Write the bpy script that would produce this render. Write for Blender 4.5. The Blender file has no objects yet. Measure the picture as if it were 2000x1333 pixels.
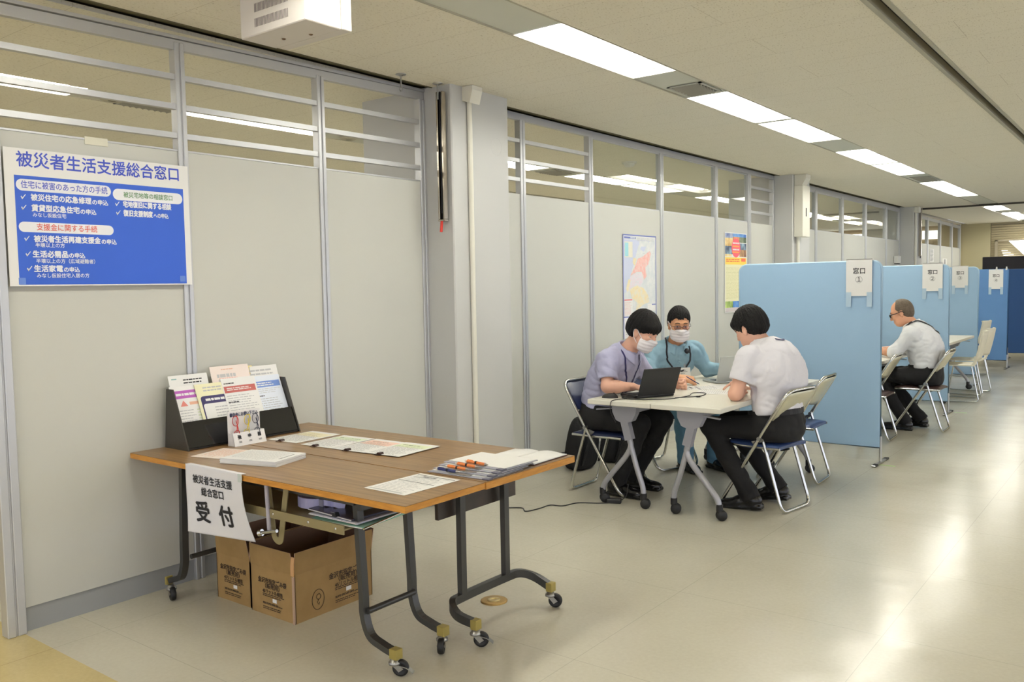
import bpy, math, random
import numpy as np
from mathutils import Vector, Matrix
SC = bpy.context.scene
COL = SC.collection
# ---------------------------------------------------------------- camera
def rot_rows(yaw, pit, rol):
    cy, sy, cp, sp, cr, sr = math.cos(yaw), math.sin(yaw), math.cos(pit), math.sin(pit), math.cos(rol), math.sin(rol)
    f = Vector((-sy*cp, cy*cp, -sp)); r = Vector((cy, sy, 0)); u = r.cross(f)
    return cr*r + sr*u, -sr*r + cr*u, f
cr_, cu_, cf_ = rot_rows(.6551, .0622, -.01865)
cam = bpy.data.cameras.new('camera'); cam.sensor_width = 36; cam.lens = 1678.46/2000*36
cam.clip_start = .05; cam.clip_end = 200
camo = bpy.data.objects.new('camera', cam); COL.objects.link(camo)
m = Matrix.Identity(4)
for i in range(3):
    m[i][0] = cr_[i]; m[i][1] = cu_[i]; m[i][2] = -cf_[i]
m.translation = (0, 0, 1.44)
camo.matrix_world = m
SC.camera = camo
# ---------------------------------------------------------------- world, exposure
w = bpy.data.worlds.new('world'); SC.world = w; w.use_nodes = True
bg = w.node_tree.nodes['Background']; bg.inputs[0].default_value = (.85, .88, 1.0, 1); bg.inputs[1].default_value = 1.6
SC.view_settings.view_transform = 'Standard'; SC.view_settings.look = 'None'
SC.view_settings.gamma = 1; SC.view_settings.use_curve_mapping = False
SC.view_settings.exposure = 0.12
TUBE_STRENGTH = 30.0
TUBE_COLOR = (1.0, .975, .89)
# ---------------------------------------------------------------- helpers
def lin(c):
    return tuple(((v/255)/12.92 if v/255 <= .04045 else ((v/255+.055)/1.055)**2.4) for v in c)
MATS = {}
def mat(name, rgb=None, rough=.5, metal=0., spec=.5, emit=None, alpha=None, bump=None, mix=None, coat=0, stretch=None, sub=0, trans=0):
    """rgb in sRGB 0-255. bump=(scale,strength). mix=(rgb2, scale, detail): noise mix of the colour; stretch = scale per axis"""
    if name in MATS: return MATS[name]
    M = bpy.data.materials.new(name); M.use_nodes = True
    nt = M.node_tree; N = nt.nodes; L = nt.links; b = N['Principled BSDF']
    b.inputs['Base Color'].default_value = (*lin(rgb), 1); b.inputs['Roughness'].default_value = rough
    b.inputs['Metallic'].default_value = metal; b.inputs['Specular IOR Level'].default_value = spec
    if coat: b.inputs['Coat Weight'].default_value = coat; b.inputs['Coat Roughness'].default_value = .08
    if trans: b.inputs['Transmission Weight'].default_value = trans
    if alpha is not None: b.inputs['Alpha'].default_value = alpha
    if emit:
        b.inputs['Emission Color'].default_value = (*emit[0], 1); b.inputs['Emission Strength'].default_value = emit[1]
    co = None
    if bump or mix:
        tc = N.new('ShaderNodeTexCoord'); mp = N.new('ShaderNodeMapping'); L.new(tc.outputs['Object'], mp.inputs[0])
        if stretch: mp.inputs['Scale'].default_value = stretch
        co = mp.outputs[0]
    if mix:
        n = N.new('ShaderNodeTexNoise'); n.inputs['Scale'].default_value = mix[1]; n.inputs['Detail'].default_value = mix[2]
        L.new(co, n.inputs['Vector'])
        cr = N.new('ShaderNodeValToRGB'); L.new(n.outputs[0], cr.inputs[0])
        cr.color_ramp.elements[0].position = .35; cr.color_ramp.elements[1].position = .65
        cr.color_ramp.elements[0].color = (*lin(rgb), 1); cr.color_ramp.elements[1].color = (*lin(mix[0]), 1)
        L.new(cr.outputs[0], b.inputs['Base Color'])
    if bump:
        n = N.new('ShaderNodeTexNoise'); n.inputs['Scale'].default_value = bump[0]; n.inputs['Detail'].default_value = 3
        L.new(co, n.inputs['Vector'])
        bn = N.new('ShaderNodeBump'); bn.inputs['Strength'].default_value = bump[1]; bn.inputs['Distance'].default_value = .01
        L.new(n.outputs[0], bn.inputs['Height']); L.new(bn.outputs[0], b.inputs['Normal'])
    MATS[name] = M
    return M
def V(*a): return Vector(a)
def lerp(a, b, t): return a+(b-a)*t
def smooth_path(pts, n=6):
    """Catmull-Rom through the points"""
    P = [Vector(p) for p in pts]
    P = [P[0]*2-P[1]] + P + [P[-1]*2-P[-2]]
    out = []
    for i in range(1, len(P)-2):
        for k in range(n):
            t = k/n
            a, b, c, d = P[i-1], P[i], P[i+1], P[i+2]
            out.append(.5*((2*b)+(-a+c)*t+(2*a-5*b+4*c-d)*t*t+(-a+3*b-3*c+d)*t**3))
    out.append(P[-2])
    return out
def fillet(pts, r, n=5, closed=False):
    """polyline with rounded corners"""
    P = [Vector(p) for p in pts]; out = []; N = len(P)
    for i in range(N):
        if not closed and i in (0, N-1): out.append(P[i]); continue
        a, b, c = P[i-1], P[i], P[(i+1) % N]
        u = (a-b); v = (c-b); lu, lv = u.length, v.length; u.normalize(); v.normalize()
        rr = min(r, lu*.49, lv*.49)
        p0, p1 = b+u*rr, b+v*rr
        for k in range(n+1):
            t = k/n
            out.append((1-t)**2*p0+2*t*(1-t)*b+t*t*p1)
    return out
class MB:
    def __init__(s): s.v = []; s.f = []; s.mi = []; s.sm = []; s.cm = 0
    def m(s, i): s.cm = i; return s
    def add(s, vs, fs, smooth=False):
        o = len(s.v); s.v += [tuple(x) for x in vs]
        for f in fs: s.f.append(tuple(i+o for i in f)); s.mi.append(s.cm); s.sm.append(smooth)
        return s
    def box(s, a, b, ch=0.0, M=None):
        x0, y0, z0 = [min(p, q) for p, q in zip(a, b)]; x1, y1, z1 = [max(p, q) for p, q in zip(a, b)]
        c = min(ch, (x1-x0)*.45, (y1-y0)*.45, (z1-z0)*.45)
        if c <= 0:
            vs = [V(x, y, z) for x in (x0, x1) for y in (y0, y1) for z in (z0, z1)]
            fs = [(0, 1, 3, 2), (4, 6, 7, 5), (0, 4, 5, 1), (2, 3, 7, 6), (0, 2, 6, 4), (1, 5, 7, 3)]
        else:
            vs = []; idx = {}
            lo, hi = (x0, y0, z0), (x1, y1, z1)
            for sx in (0, 1):
                for sy in (0, 1):
                    for sz in (0, 1):
                        g = (sx, sy, sz)
                        for ax in range(3):
                            p = [hi[k] if g[k] else lo[k] for k in range(3)]
                            for k in range(3):
                                if k != ax: p[k] += -c if g[k] else c
                            idx[(g, ax)] = len(vs); vs.append(V(*p))
            fs = []
            for ax in range(3):
                for sd in (0, 1):
                    o1, o2 = (ax+1) % 3, (ax+2) % 3
                    q = []
                    for a1, a2 in ((0, 0), (1, 0), (1, 1), (0, 1)):
                        g = [0, 0, 0]; g[ax] = sd; g[o1] = a1; g[o2] = a2; q.append(idx[(tuple(g), ax)])
                    fs.append(tuple(q if sd else q[::-1]))
            for ax in range(3):
                o1, o2 = (ax+1) % 3, (ax+2) % 3
                for a1 in (0, 1):
                    for a2 in (0, 1):
                        g0 = [0, 0, 0]; g0[o1] = a1; g0[o2] = a2; g1 = list(g0); g1[ax] = 1
                        g0, g1 = tuple(g0), tuple(g1)
                        q = [idx[(g0, o1)], idx[(g1, o1)], idx[(g1, o2)], idx[(g0, o2)]]
                        fs.append(tuple(q))
            for g in [(a, b_, c_) for a in (0, 1) for b_ in (0, 1) for c_ in (0, 1)]:
                fs.append((idx[(g, 0)], idx[(g, 1)], idx[(g, 2)]))
        if M is not None: vs = [M @ x for x in vs]
        return s.add(vs, fs)
    def obox(s, c, ax, ay, az, hx, hy, hz, ch=0):
        """box with centre and unit axes"""
        M = Matrix.Identity(4)
        for i in range(3): M[i][0] = ax[i]; M[i][1] = ay[i]; M[i][2] = az[i]; M[i][3] = c[i]
        return s.box((-hx, -hy, -hz), (hx, hy, hz), ch, M)
    def quad(s, a, b, c, d): return s.add([a, b, c, d], [(0, 1, 2, 3)])
    def tube(s, pts, r, n=10, closed=False, cap=True, sq=None, up=None):
        """sweep a circle (or an sq=(w,h) rectangle) along the points; r number or list"""
        P = [Vector(p) for p in pts]; N = len(P)
        R = r if isinstance(r, (list, tuple)) else [r]*N
        vs = []; fs = []
        T = []
        for i in range(N):
            a = P[i-1] if (i > 0 or closed) else P[i]; b = P[(i+1) % N] if (i < N-1 or closed) else P[i]
            T.append((b-a).normalized())
        ref = Vector(up) if up else (V(0, 0, 1) if abs(T[0].z) < .9 else V(1, 0, 0))
        nx = (ref-T[0]*ref.dot(T[0])).normalized()
        if sq: prof = [(-sq[0]/2, -sq[1]/2), (sq[0]/2, -sq[1]/2), (sq[0]/2, sq[1]/2), (-sq[0]/2, sq[1]/2)]; n = 4
        else: prof = [(math.cos(2*math.pi*k/n), math.sin(2*math.pi*k/n)) for k in range(n)]
        for i in range(N):
            if up: nx = (ref-T[i]*ref.dot(T[i]))
            else: nx = nx-T[i]*nx.dot(T[i])
            nx.normalize(); ny = T[i].cross(nx)
            for (a, b) in prof:
                k = 1 if sq else R[i]
                vs.append(P[i]+nx*a*k+ny*b*k)
        for i in range(N if closed else N-1):
            for k in range(n):
                a = i*n+k; b = i*n+(k+1) % n; c = ((i+1) % N)*n+(k+1) % n; d = ((i+1) % N)*n+k
                fs.append((a, b, c, d))
        s.add(vs, fs, smooth=not sq)
        if cap and not closed:
            s.add(vs[:n], [tuple(range(n))[::-1]]); s.add(vs[-n:], [tuple(range(n))])
        return s
    def cyl(s, a, b, r, n=16, r2=None): return s.tube([a, b], [r, r if r2 is None else r2], n)
    def lathe(s, prof, n=20, M=None):
        """prof = [(radius, z)...] about z"""
        vs = []; fs = []
        for (r, z) in prof:
            for k in range(n): vs.append(V(r*math.cos(2*math.pi*k/n), r*math.sin(2*math.pi*k/n), z))
        for i in range(len(prof)-1):
            for k in range(n): fs.append((i*n+k, i*n+(k+1) % n, (i+1)*n+(k+1) % n, (i+1)*n+k))
        if M is not None: vs = [M @ x for x in vs]
        return s.add(vs, fs, True)
    def prism(s, poly, h, M=None, smooth=False):
        """poly in xy extruded 0..h in z"""
        n = len(poly)
        vs = [V(x, y, 0) for x, y in poly]+[V(x, y, h) for x, y in poly]
        if M is not None: vs = [M @ x for x in vs]
        s.add(vs, [tuple(range(n))[::-1], tuple(range(n, 2*n))])
        s.add(vs, [(i, (i+1) % n, (i+1) % n+n, i+n) for i in range(n)], smooth)
        return s
    def grid(s, fn, nu, nv, smooth=True, thick=0, closed_u=False):
        vs = [Vector(fn(i/(nu-1), j/(nv-1))) for i in range(nu) for j in range(nv)]
        fs = [(i*nv+j, (i+1)*nv+j, (i+1)*nv+j+1, i*nv+j+1) for i in range(nu-1) for j in range(nv-1)]
        if thick:
            # offset copy along grid normals
            nr = []
            for i in range(nu):
                for j in range(nv):
                    a = vs[min(i+1, nu-1)*nv+j]-vs[max(i-1, 0)*nv+j]; b = vs[i*nv+min(j+1, nv-1)]-vs[i*nv+max(j-1, 0)]
                    nr.append(a.cross(b).normalized())
            o = len(vs); v2 = [p+q*thick for p, q in zip(vs, nr)]
            f2 = [tuple(k+o for k in f[::-1]) for f in fs]
            ed = []
            for i in range(nu-1): ed += [(i*nv, (i+1)*nv), ((i+1)*nv+nv-1, i*nv+nv-1)]
            for j in range(nv-1): ed += [(j+1, j), ((nu-1)*nv+j, (nu-1)*nv+j+1)]
            s.add(vs+v2, fs+f2, smooth); k0 = len(s.v)-2*o
            for a, b in ed: s.f.append((k0+a, k0+b, k0+b+o, k0+a+o)); s.mi.append(s.cm); s.sm.append(False)
            return s
        return s.add(vs, fs, smooth)
    def mesh(s, name, mats):
        me = bpy.data.meshes.new(name); me.from_pydata(s.v, [], s.f)
        for mm in (mats if isinstance(mats, (list, tuple)) else [mats]): me.materials.append(mm)
        me.polygons.foreach_set('material_index', s.mi); me.polygons.foreach_set('use_smooth', s.sm)
        me.update(); return me
    def obj(s, name, mats, parent=None, loc=None, rz=0, fixn=True):
        me = s.mesh(name, mats)
        if fixn:
            import bmesh
            bm = bmesh.new(); bm.from_mesh(me); bmesh.ops.recalc_face_normals(bm, faces=bm.faces); bm.to_mesh(me); bm.free()
        o = bpy.data.objects.new(name, me); COL.objects.link(o)
        if loc is not None: o.location = loc
        if rz: o.rotation_euler.z = rz
        if parent is not None: o.parent = parent
        return o
def tag(o, label=None, cat=None, group=None, kind=None):
    for k, v in (('label', label), ('category', cat), ('group', group), ('kind', kind)):
        if v: o[k] = v
    return o
def thing(name, label, cat, loc=(0, 0, 0), rz=0, group=None):
    o = bpy.data.objects.new(name, None); COL.objects.link(o); o.location = loc; o.rotation_euler.z = rz
    o.empty_display_size = .1
    return tag(o, label, cat, group)
def copy_tree(o, parent=None):
    c = o.copy(); COL.objects.link(c)
    if parent is not None: c.parent = parent; c.matrix_parent_inverse = o.matrix_parent_inverse
    for ch in [x for x in bpy.data.objects if x.parent == o]: copy_tree(ch, c)
    return c
def kids(o): return [x for x in bpy.data.objects if x.parent == o]
def struct(o): o['kind'] = 'structure'; return o
# ---- lettering: a text curve turned into a mesh, laid in the plane (ux, uy) from an origin
def text_mesh(body, size, bold=0.0, align='CENTER', width=None):
    cu = bpy.data.curves.new('t', 'FONT'); cu.body = body; cu.size = size; cu.align_x = align; cu.align_y = 'CENTER'
    cu.resolution_u = 3
    ob = bpy.data.objects.new('t', cu); COL.objects.link(ob)
    bpy.context.view_layer.update()
    dg = bpy.context.evaluated_depsgraph_get()
    me = bpy.data.meshes.new_from_object(ob.evaluated_get(dg))
    vs = [v.co.copy() for v in me.vertices]; fs = [tuple(p.vertices) for p in me.polygons]
    bpy.data.objects.remove(ob); bpy.data.curves.remove(cu); bpy.data.meshes.remove(me)
    if width and vs:
        x0 = min(v.x for v in vs); x1 = max(v.x for v in vs); k = width/max(x1-x0, 1e-6)
        c = {'CENTER': (x0+x1)/2, 'LEFT': x0}[align]
        for v in vs: v.x = (v.x-c)*k
    if bold and vs:
        n = len(vs); base = [v.copy() for v in vs]; f0 = list(fs)
        for i, (dx, dy) in enumerate(((1, 0), (-1, 0), (0, 1), (0, -1))):
            vs += [V(v.x+dx*bold, v.y+dy*bold, (i+1)*1.2e-4) for v in base]; fs += [tuple(q+n*(i+1) for q in f) for f in f0]
    return vs, fs
def put_text(mb, body, size, o, ux, uy, bold=0.0, align='CENTER', width=None):
    vs, fs = text_mesh(body, size, bold, align, width)
    o, ux, uy = Vector(o), Vector(ux), Vector(uy); n = ux.cross(uy)
    mb.add([o+ux*v.x+uy*v.y+n*v.z for v in vs], fs)
class Sheet:
    """marks on a flat sheet; local x right, y up, z out of the sheet"""
    def __init__(s, w, h, t=.0006, seed=0):
        s.w, s.h, s.t = w, h, t; s.mb = MB(); s.mats = []; s.rnd = random.Random(seed); s.lv = 0
    def mi(s, M):
        if M not in s.mats: s.mats.append(M)
        return s.mats.index(M)
    def base(s, M, ch=0): s.mb.m(s.mi(M)).box((-s.w/2, -s.h/2, 0), (s.w/2, s.h/2, s.t)); return s
    def z(s, lv): return s.t+.00025*(1+lv)
    def rect(s, x0, y0, x1, y1, M, lv=0):
        z = s.z(lv); s.mb.m(s.mi(M)).quad(V(x0, y0, z), V(x1, y0, z), V(x1, y1, z), V(x0, y1, z)); return s
    def poly(s, pts, M, lv=0):
        z = s.z(lv); s.mb.m(s.mi(M)).add([V(x, y, z) for x, y in pts], [tuple(range(len(pts)))]); return s
    def pill(s, x0, y0, x1, y1, M, lv=0, r=None, n=8):
        r = r or (y1-y0)/2; p = []
        for cx, cy, a0 in ((x1-r, y0+r, -90), (x1-r, y1-r, 0), (x0+r, y1-r, 90), (x0+r, y0+r, 180)):
            for k in range(n+1):
                a = math.radians(a0+90*k/n); p.append((cx+r*math.cos(a), cy+r*math.sin(a)))
        return s.poly(p, M, lv)
    def text(s, body, size, x, y, M, bold=0, align='CENTER', width=None, lv=1):
        s.mb.m(s.mi(M)); put_text(s.mb, body, size, (x, y, s.z(lv)), (1, 0, 0), (0, 1, 0), bold, align, width); return s
    def lines(s, x0, y0, x1, y1, n, M, fill=.5, words=True, lv=0, ragged=.3):
        """n rows of small printed words"""
        dy = (y1-y0)/n
        for i in range(n):
            yy = y1-dy*(i+.5); x = x0; end = x1-(x1-x0)*ragged*s.rnd.random()
            while x < end:
                wd = (x1-x0)*(.06+.16*s.rnd.random()) if words else end-x
                s.rect(x, yy-dy*fill/2, min(x+wd, end), yy+dy*fill/2, M, lv); x += wd+(x1-x0)*.025
        return s
    def bend(s, fn):
        s.mb.v = [tuple(fn(Vector(p))) for p in s.mb.v]; return s
    def obj(s, name, parent=None): return s.mb.obj(name, s.mats, parent, fixn=False)
def frame_m(o, ux, uy):
    """matrix with local x,y along ux,uy"""
    ux, uy = Vector(ux).normalized(), Vector(uy).normalized(); uz = ux.cross(uy)
    M = Matrix.Identity(4)
    for i in range(3): M[i][0] = ux[i]; M[i][1] = uy[i]; M[i][2] = uz[i]; M[i][3] = o[i]
    return M
# ---------------------------------------------------------------- common materials
ALU = mat('brushed aluminium', (196, 197, 198), .38, .55)
CHROME = mat('chrome', (205, 205, 200), .12, 1.0)
STEEL = mat('zinc plated steel', (170, 170, 168), .3, .9)
BLACKP = mat('black plastic', (22, 22, 24), .45)
WHITEP = mat('white plastic', (225, 224, 218), .4)
PAPER = mat('white paper', (232, 231, 228), .7)
INK = mat('black ink', (30, 30, 34), .6)
GREYINK = mat('grey print', (150, 150, 152), .7)
PALEINK = mat('pale print', (196, 196, 196), .7)
# ================================================================ THE SETTING
WX = -3.87; CZ = 2.73; COLX = -3.635
# ---- floor: glossy grey-beige vinyl with faint square joints
def vinyl(name, c1, c2, jt):
    M = bpy.data.materials.new(name); M.use_nodes = True; nt = M.node_tree; N = nt.nodes; L = nt.links; b = N['Principled BSDF']
    tc = N.new('ShaderNodeTexCoord')
    n1 = N.new('ShaderNodeTexNoise'); n1.inputs['Scale'].default_value = 1.3; n1.inputs['Detail'].default_value = 6; L.new(tc.outputs['Object'], n1.inputs[0])
    n2 = N.new('ShaderNodeTexNoise'); n2.inputs['Scale'].default_value = 60; n2.inputs['Detail'].default_value = 4; L.new(tc.outputs['Object'], n2.inputs[0])
    mx = N.new('ShaderNodeMix'); mx.data_type = 'FLOAT'; mx.inputs[0].default_value = .4
    L.new(n1.outputs[0], mx.inputs[2]); L.new(n2.outputs[0], mx.inputs[3])
    cr = N.new('ShaderNodeValToRGB'); L.new(mx.outputs[0], cr.inputs[0])
    cr.color_ramp.elements[0].position = .38; cr.color_ramp.elements[0].color = (*lin(c1), 1)
    cr.color_ramp.elements[1].position = .62; cr.color_ramp.elements[1].color = (*lin(c2), 1)
    br = N.new('ShaderNodeTexBrick'); L.new(tc.outputs['Object'], br.inputs[0])
    br.offset = 0; br.inputs['Scale'].default_value = 1; br.inputs['Mortar Size'].default_value = .0016
    br.inputs['Brick Width'].default_value = .9; br.inputs['Row Height'].default_value = .9
    m2 = N.new('ShaderNodeMix'); m2.data_type = 'RGBA'; L.new(br.outputs['Fac'], m2.inputs[0])
    L.new(cr.outputs[0], m2.inputs[6]); m2.inputs[7].default_value = (*lin(jt), 1)
    L.new(m2.outputs[2], b.inputs['Base Color'])
    b.inputs['Roughness'].default_value = .2; b.inputs['Specular IOR Level'].default_value = .55
    n3 = N.new('ShaderNodeTexNoise'); n3.inputs['Scale'].default_value = 5; n3.inputs['Detail'].default_value = 2; L.new(tc.outputs['Object'], n3.inputs[0])
    bp = N.new('ShaderNodeBump'); bp.inputs['Strength'].default_value = .12; bp.inputs['Distance'].default_value = .02
    L.new(n3.outputs[0], bp.inputs['Height']); L.new(bp.outputs[0], b.inputs['Normal'])
    rr = N.new('ShaderNodeMapRange'); rr.inputs[3].default_value = .14; rr.inputs[4].default_value = .3
    L.new(n1.outputs[0], rr.inputs[0]); L.new(rr.outputs[0], b.inputs['Roughness'])
    return M
FLOOR = vinyl('grey beige vinyl floor', (198, 193, 175), (206, 202, 185), (182, 177, 161))
FLOOR2 = vinyl('ochre vinyl floor', (196, 178, 124), (206, 188, 134), (170, 150, 100))
YB = 1.565
struct(MB().quad(V(WX, YB, 0), V(7, YB, 0), V(7, 23, 0), V(WX, 23, 0)).obj('floor', FLOOR))
struct(MB().quad(V(-10, -5, 0), V(7, -5, 0), V(7, YB, 0), V(-10, YB, 0)).obj('floor', FLOOR2))
struct(MB().quad(V(-10, YB, 0), V(WX, YB, 0), V(WX, 23, 0), V(-10, 23, 0)).obj('floor', FLOOR))
# ---- ceiling: speckled mineral boards with a slot for the light strip
def ceil_mat():
    M = bpy.data.materials.new('speckled ceiling board'); M.use_nodes = True; nt = M.node_tree; N = nt.nodes; L = nt.links; b = N['Principled BSDF']
    tc = N.new('ShaderNodeTexCoord'); mp = N.new('ShaderNodeMapping'); L.new(tc.outputs['Object'], mp.inputs[0]); mp.inputs['Scale'].default_value = (1, .45, 1)
    n = N.new('ShaderNodeTexNoise'); n.inputs['Scale'].default_value = 130; n.inputs['Detail'].default_value = 2.5; L.new(mp.outputs[0], n.inputs[0])
    cr = N.new('ShaderNodeValToRGB'); L.new(n.outputs[0], cr.inputs[0])
    cr.color_ramp.elements[0].position = .28; cr.color_ramp.elements[0].color = (*lin((198, 190, 166)), 1)
    cr.color_ramp.elements[1].position = .42; cr.color_ramp.elements[1].color = (*lin((232, 227, 210)), 1)
    br = N.new('ShaderNodeTexBrick'); L.new(tc.outputs['Object'], br.inputs[0]); br.offset = .5
    mp2 = N.new('ShaderNodeMapping'); mp2.inputs['Location'].default_value = (0, .24, 0); L.new(tc.outputs['Object'], mp2.inputs[0]); L.new(mp2.outputs[0], br.inputs[0])
    br.inputs['Scale'].default_value = 1; br.inputs['Mortar Size'].default_value = .0012; br.inputs['Brick Width'].default_value = 1.8; br.inputs['Row Height'].default_value = .363
    m2 = N.new('ShaderNodeMix'); m2.data_type = 'RGBA'; L.new(br.outputs['Fac'], m2.inputs[0]); L.new(cr.outputs[0], m2.inputs[6]); m2.inputs[7].default_value = (*lin((192, 184, 162)), 1)
    L.new(m2.outputs[2], b.inputs['Base Color']); b.inputs['Roughness'].default_value = .85
    return M
CEIL = ceil_mat()
SX0, SX1 = -2.705, -2.40                    # light strip in the ceiling
OX0, OX1 = -5.70, -5.40                     # strip in the room behind the wall
LX0, LX1 = -1.155, -1.075                   # dark air slot
OLX0, OLX1 = -7.16, -7.10
SEAM = 16.9
mb = MB()
T = .02
for a, b in ((-10, OLX0), (OLX1, OX0), (OX1, -3.93), (-3.80, SX0), (SX1, LX0), (LX1, 7)):
    mb.box((a, -5, CZ), (b, SEAM, CZ+T)); mb.box((a, SEAM+.03, CZ-.02), (b, 23, CZ+T))
struct(mb.obj('ceiling', CEIL))
DARK = mat('dark void', (16, 16, 15), .8)
struct(MB().box((-10, -5, CZ+.16), (7, 23, CZ+.18)).obj('ceiling', mat('plenum board', (150, 146, 130), .9)))
TRIMGREY = mat('painted steel trim', (172, 168, 148), .5)
mb = MB()
for a, b in ((LX0, LX1), (OLX0, OLX1)):
    mb.m(0).box((a-.012, -5, CZ-.004), (a+.014, 23, CZ+.05)); mb.box((b-.014, -5, CZ-.004), (b+.012, 23, CZ+.05))
    mb.m(1).box((a+.01, -5, CZ+.05), (b-.01, 23, CZ+.06))
struct(mb.obj('trim_1', [TRIMGREY, DARK]))
struct(MB().box((-3.6, SEAM, CZ-.03), (7, SEAM+.03, CZ+.02)).obj('trim_2', mat('dark seam', (70, 66, 55), .7)))
# dark channel where the ceiling meets the wall
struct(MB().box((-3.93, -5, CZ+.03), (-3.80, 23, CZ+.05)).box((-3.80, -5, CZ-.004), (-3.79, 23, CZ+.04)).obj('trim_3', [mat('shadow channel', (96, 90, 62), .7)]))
# ---- light strip: blank panels, fixtures, air vents
PANEL = mat('pale strip panel', (206, 208, 196), .45)
TUBE = mat('fluorescent tube', (255, 255, 255), .4, emit=(TUBE_COLOR, TUBE_STRENGTH))
REFL = mat('white reflector', (245, 245, 240), .5)
def make_fixture():
    """1.24 m recessed fixture, origin at its near left corner on the ceiling plane"""
    w_, l_ = SX1-SX0, 1.24
    t = thing('ceiling_light', 'x', 'ceiling light')
    b = MB(); e = .006
    b.box((0, 0, 0), (e, l_, .11)); b.box((w_-e, 0, 0), (w_, l_, .11)); b.box((e, 0, 0), (w_-e, e, .11)); b.box((e, l_-e, 0), (w_-e, l_, .11))
    b.box((0, 0, .11), (w_, l_, .115)); b.obj('housing', REFL, t)
    for k in range(3):
        x = w_*(.2+.3*k)
        MB().cyl(V(x, .05, .05), V(x, l_-.05, .05), .016, 12).obj('tube', TUBE, t)
        MB().cyl(V(x, .012, .05), V(x, .05, .05), .02, 12).obj('lamp_holder', WHITEP, t); MB().cyl(V(x, l_-.05, .05), V(x, l_-.012, .05), .02, 12).obj('lamp_holder', WHITEP, t)
    return t
LIGHTS = [1.55, 3.575, 5.56, 6.86, 8.88, 10.19, 12.50, 13.80, 17.45, 19.45, 20.75]
OLIGHTS = [1.50, 3.52, 6.52, 8.47, 9.78, 11.95, 13.3, 16.0, 17.3, 19.3]
fx = make_fixture(); first = True
ORD = ['nearest, above the view', 'largest one in view, nearest the camera', 'second in view, just beyond the dark vent', 'third in view, touching the second', 'fourth in view, beyond a blank panel', 'fifth in view, touching the fourth', 'sixth in view, just past the far vent', 'seventh in view, last before the ceiling seam', 'first one beyond the ceiling seam', 'second one beyond the ceiling seam', 'farthest one beyond the ceiling seam']
for i, y in enumerate(LIGHTS):
    f = fx if first else copy_tree(fx); first = False
    f.location = (SX0, y, CZ); tag(f, 'recessed bright fluorescent ceiling light, '+ORD[i], 'ceiling light', 'ceiling lights in the strip')
OORD = ['far left above the blue sign', 'above the second louvred bay', 'at the left of the louvres past the first column', 'in the first glazed bay', 'in the second glazed bay', 'in the third glazed bay', 'near the wire louvres before the second column', 'left one past the second column', 'middle one past the second column', 'farthest one past the second column']
for i, y in enumerate(OLIGHTS):
    f = copy_tree(fx); f.location = (OX0, y, CZ); tag(f, 'fluorescent light behind the partition, '+OORD[i], 'ceiling light', 'lights in the room behind')
for i, y in enumerate((1.5, 4.5, 7.5, 10.5, 14, 17.5)):  # extra unseen row of fixtures, added to brighten the room behind
    f = copy_tree(fx); f.location = (-8.3, y, CZ-.12); tag(f, 'added fluorescent light brightening the room behind the partition, out of sight', 'ceiling light', 'added out of sight lights in the room behind')
for i, (x, y) in enumerate([(2.2, 1.0), (2.2, 4.2), (2.2, 7.4), (2.2, 10.6), (2.2, 13.8), (-.2, -1.6), (-3, -1.2)]):
    f = copy_tree(fx); f.location = (x, y, CZ-.12); tag(f, 'fluorescent ceiling light outside the picture over the hall', 'ceiling light', 'hall lights outside the picture')
def blanks(x0, x1, ys, nm):
    b = MB(); y = -5
    for q in ys+[23]:
        if q > y+.001: b.box((x0, y, CZ+.004), (x1, q-.002, CZ+.02))
        y = q+1.242
    struct(b.obj(nm, PANEL))
blanks(SX0+.002, SX1-.002, LIGHTS, 'trim_4'); blanks(OX0, OX1, OLIGHTS, 'trim_5')
struct(MB().box((SX0-.006, -5, CZ-.003), (SX0+.003, 23, CZ+.01)).box((SX1-.003, -5, CZ-.003), (SX1+.006, 23, CZ+.01)).obj('trim_6', TRIMGREY))
VENTD = mat('dark vent blade', (52, 46, 42), .6)
def vent(x0, x1, y0, y1, label, grp=None):
    t = thing('ceiling_vent', label, 'vent', ((x0+x1)/2, (y0+y1)/2, CZ), group=grp); w_, l_ = (x1-x0)/2, (y1-y0)/2
    MB().box((-w_, -l_, .001), (w_, -l_+.02, -.004)).box((-w_, l_-.02, .001), (w_, l_, -.004)).box((-w_, -l_, .001), (-w_+.02, l_, -.004)).box((w_-.02, -l_, .001), (w_, l_, -.004)).obj('frame', mat('vent frame', (176, 176, 168), .5), t)
    MB().box((-w_+.02, -l_+.02, .003), (w_-.02, l_-.02, .0035)).obj('backing', DARK, t)
    n = max(2, int((2*l_-.04)/.045))
    for k in range(n):
        y = -l_+.02+(2*l_-.04)*(k+.5)/n
        MB().obox(V(0, y, -.006), V(1, 0, 0), V(0, .85, -.5), V(0, .5, .85), w_-.03, .017, .0015).obj('slat', mat('vent slat', (150, 148, 138), .45), t)
vent(-2.66, -2.42, 5.18, 5.50, 'slatted air vent in the light strip beside the first visible lights')
vent(-2.66, -2.42, 11.75, 12.35, 'slatted air vent in the light strip, the far one')
vent(-5.70, -5.42, 3.05, 3.45, 'dark air vent seen through the louvres above the blue sign')
vent(-5.70, -5.42, 7.9, 8.3, 'dark air vent seen through the louvres past the first column')
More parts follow.
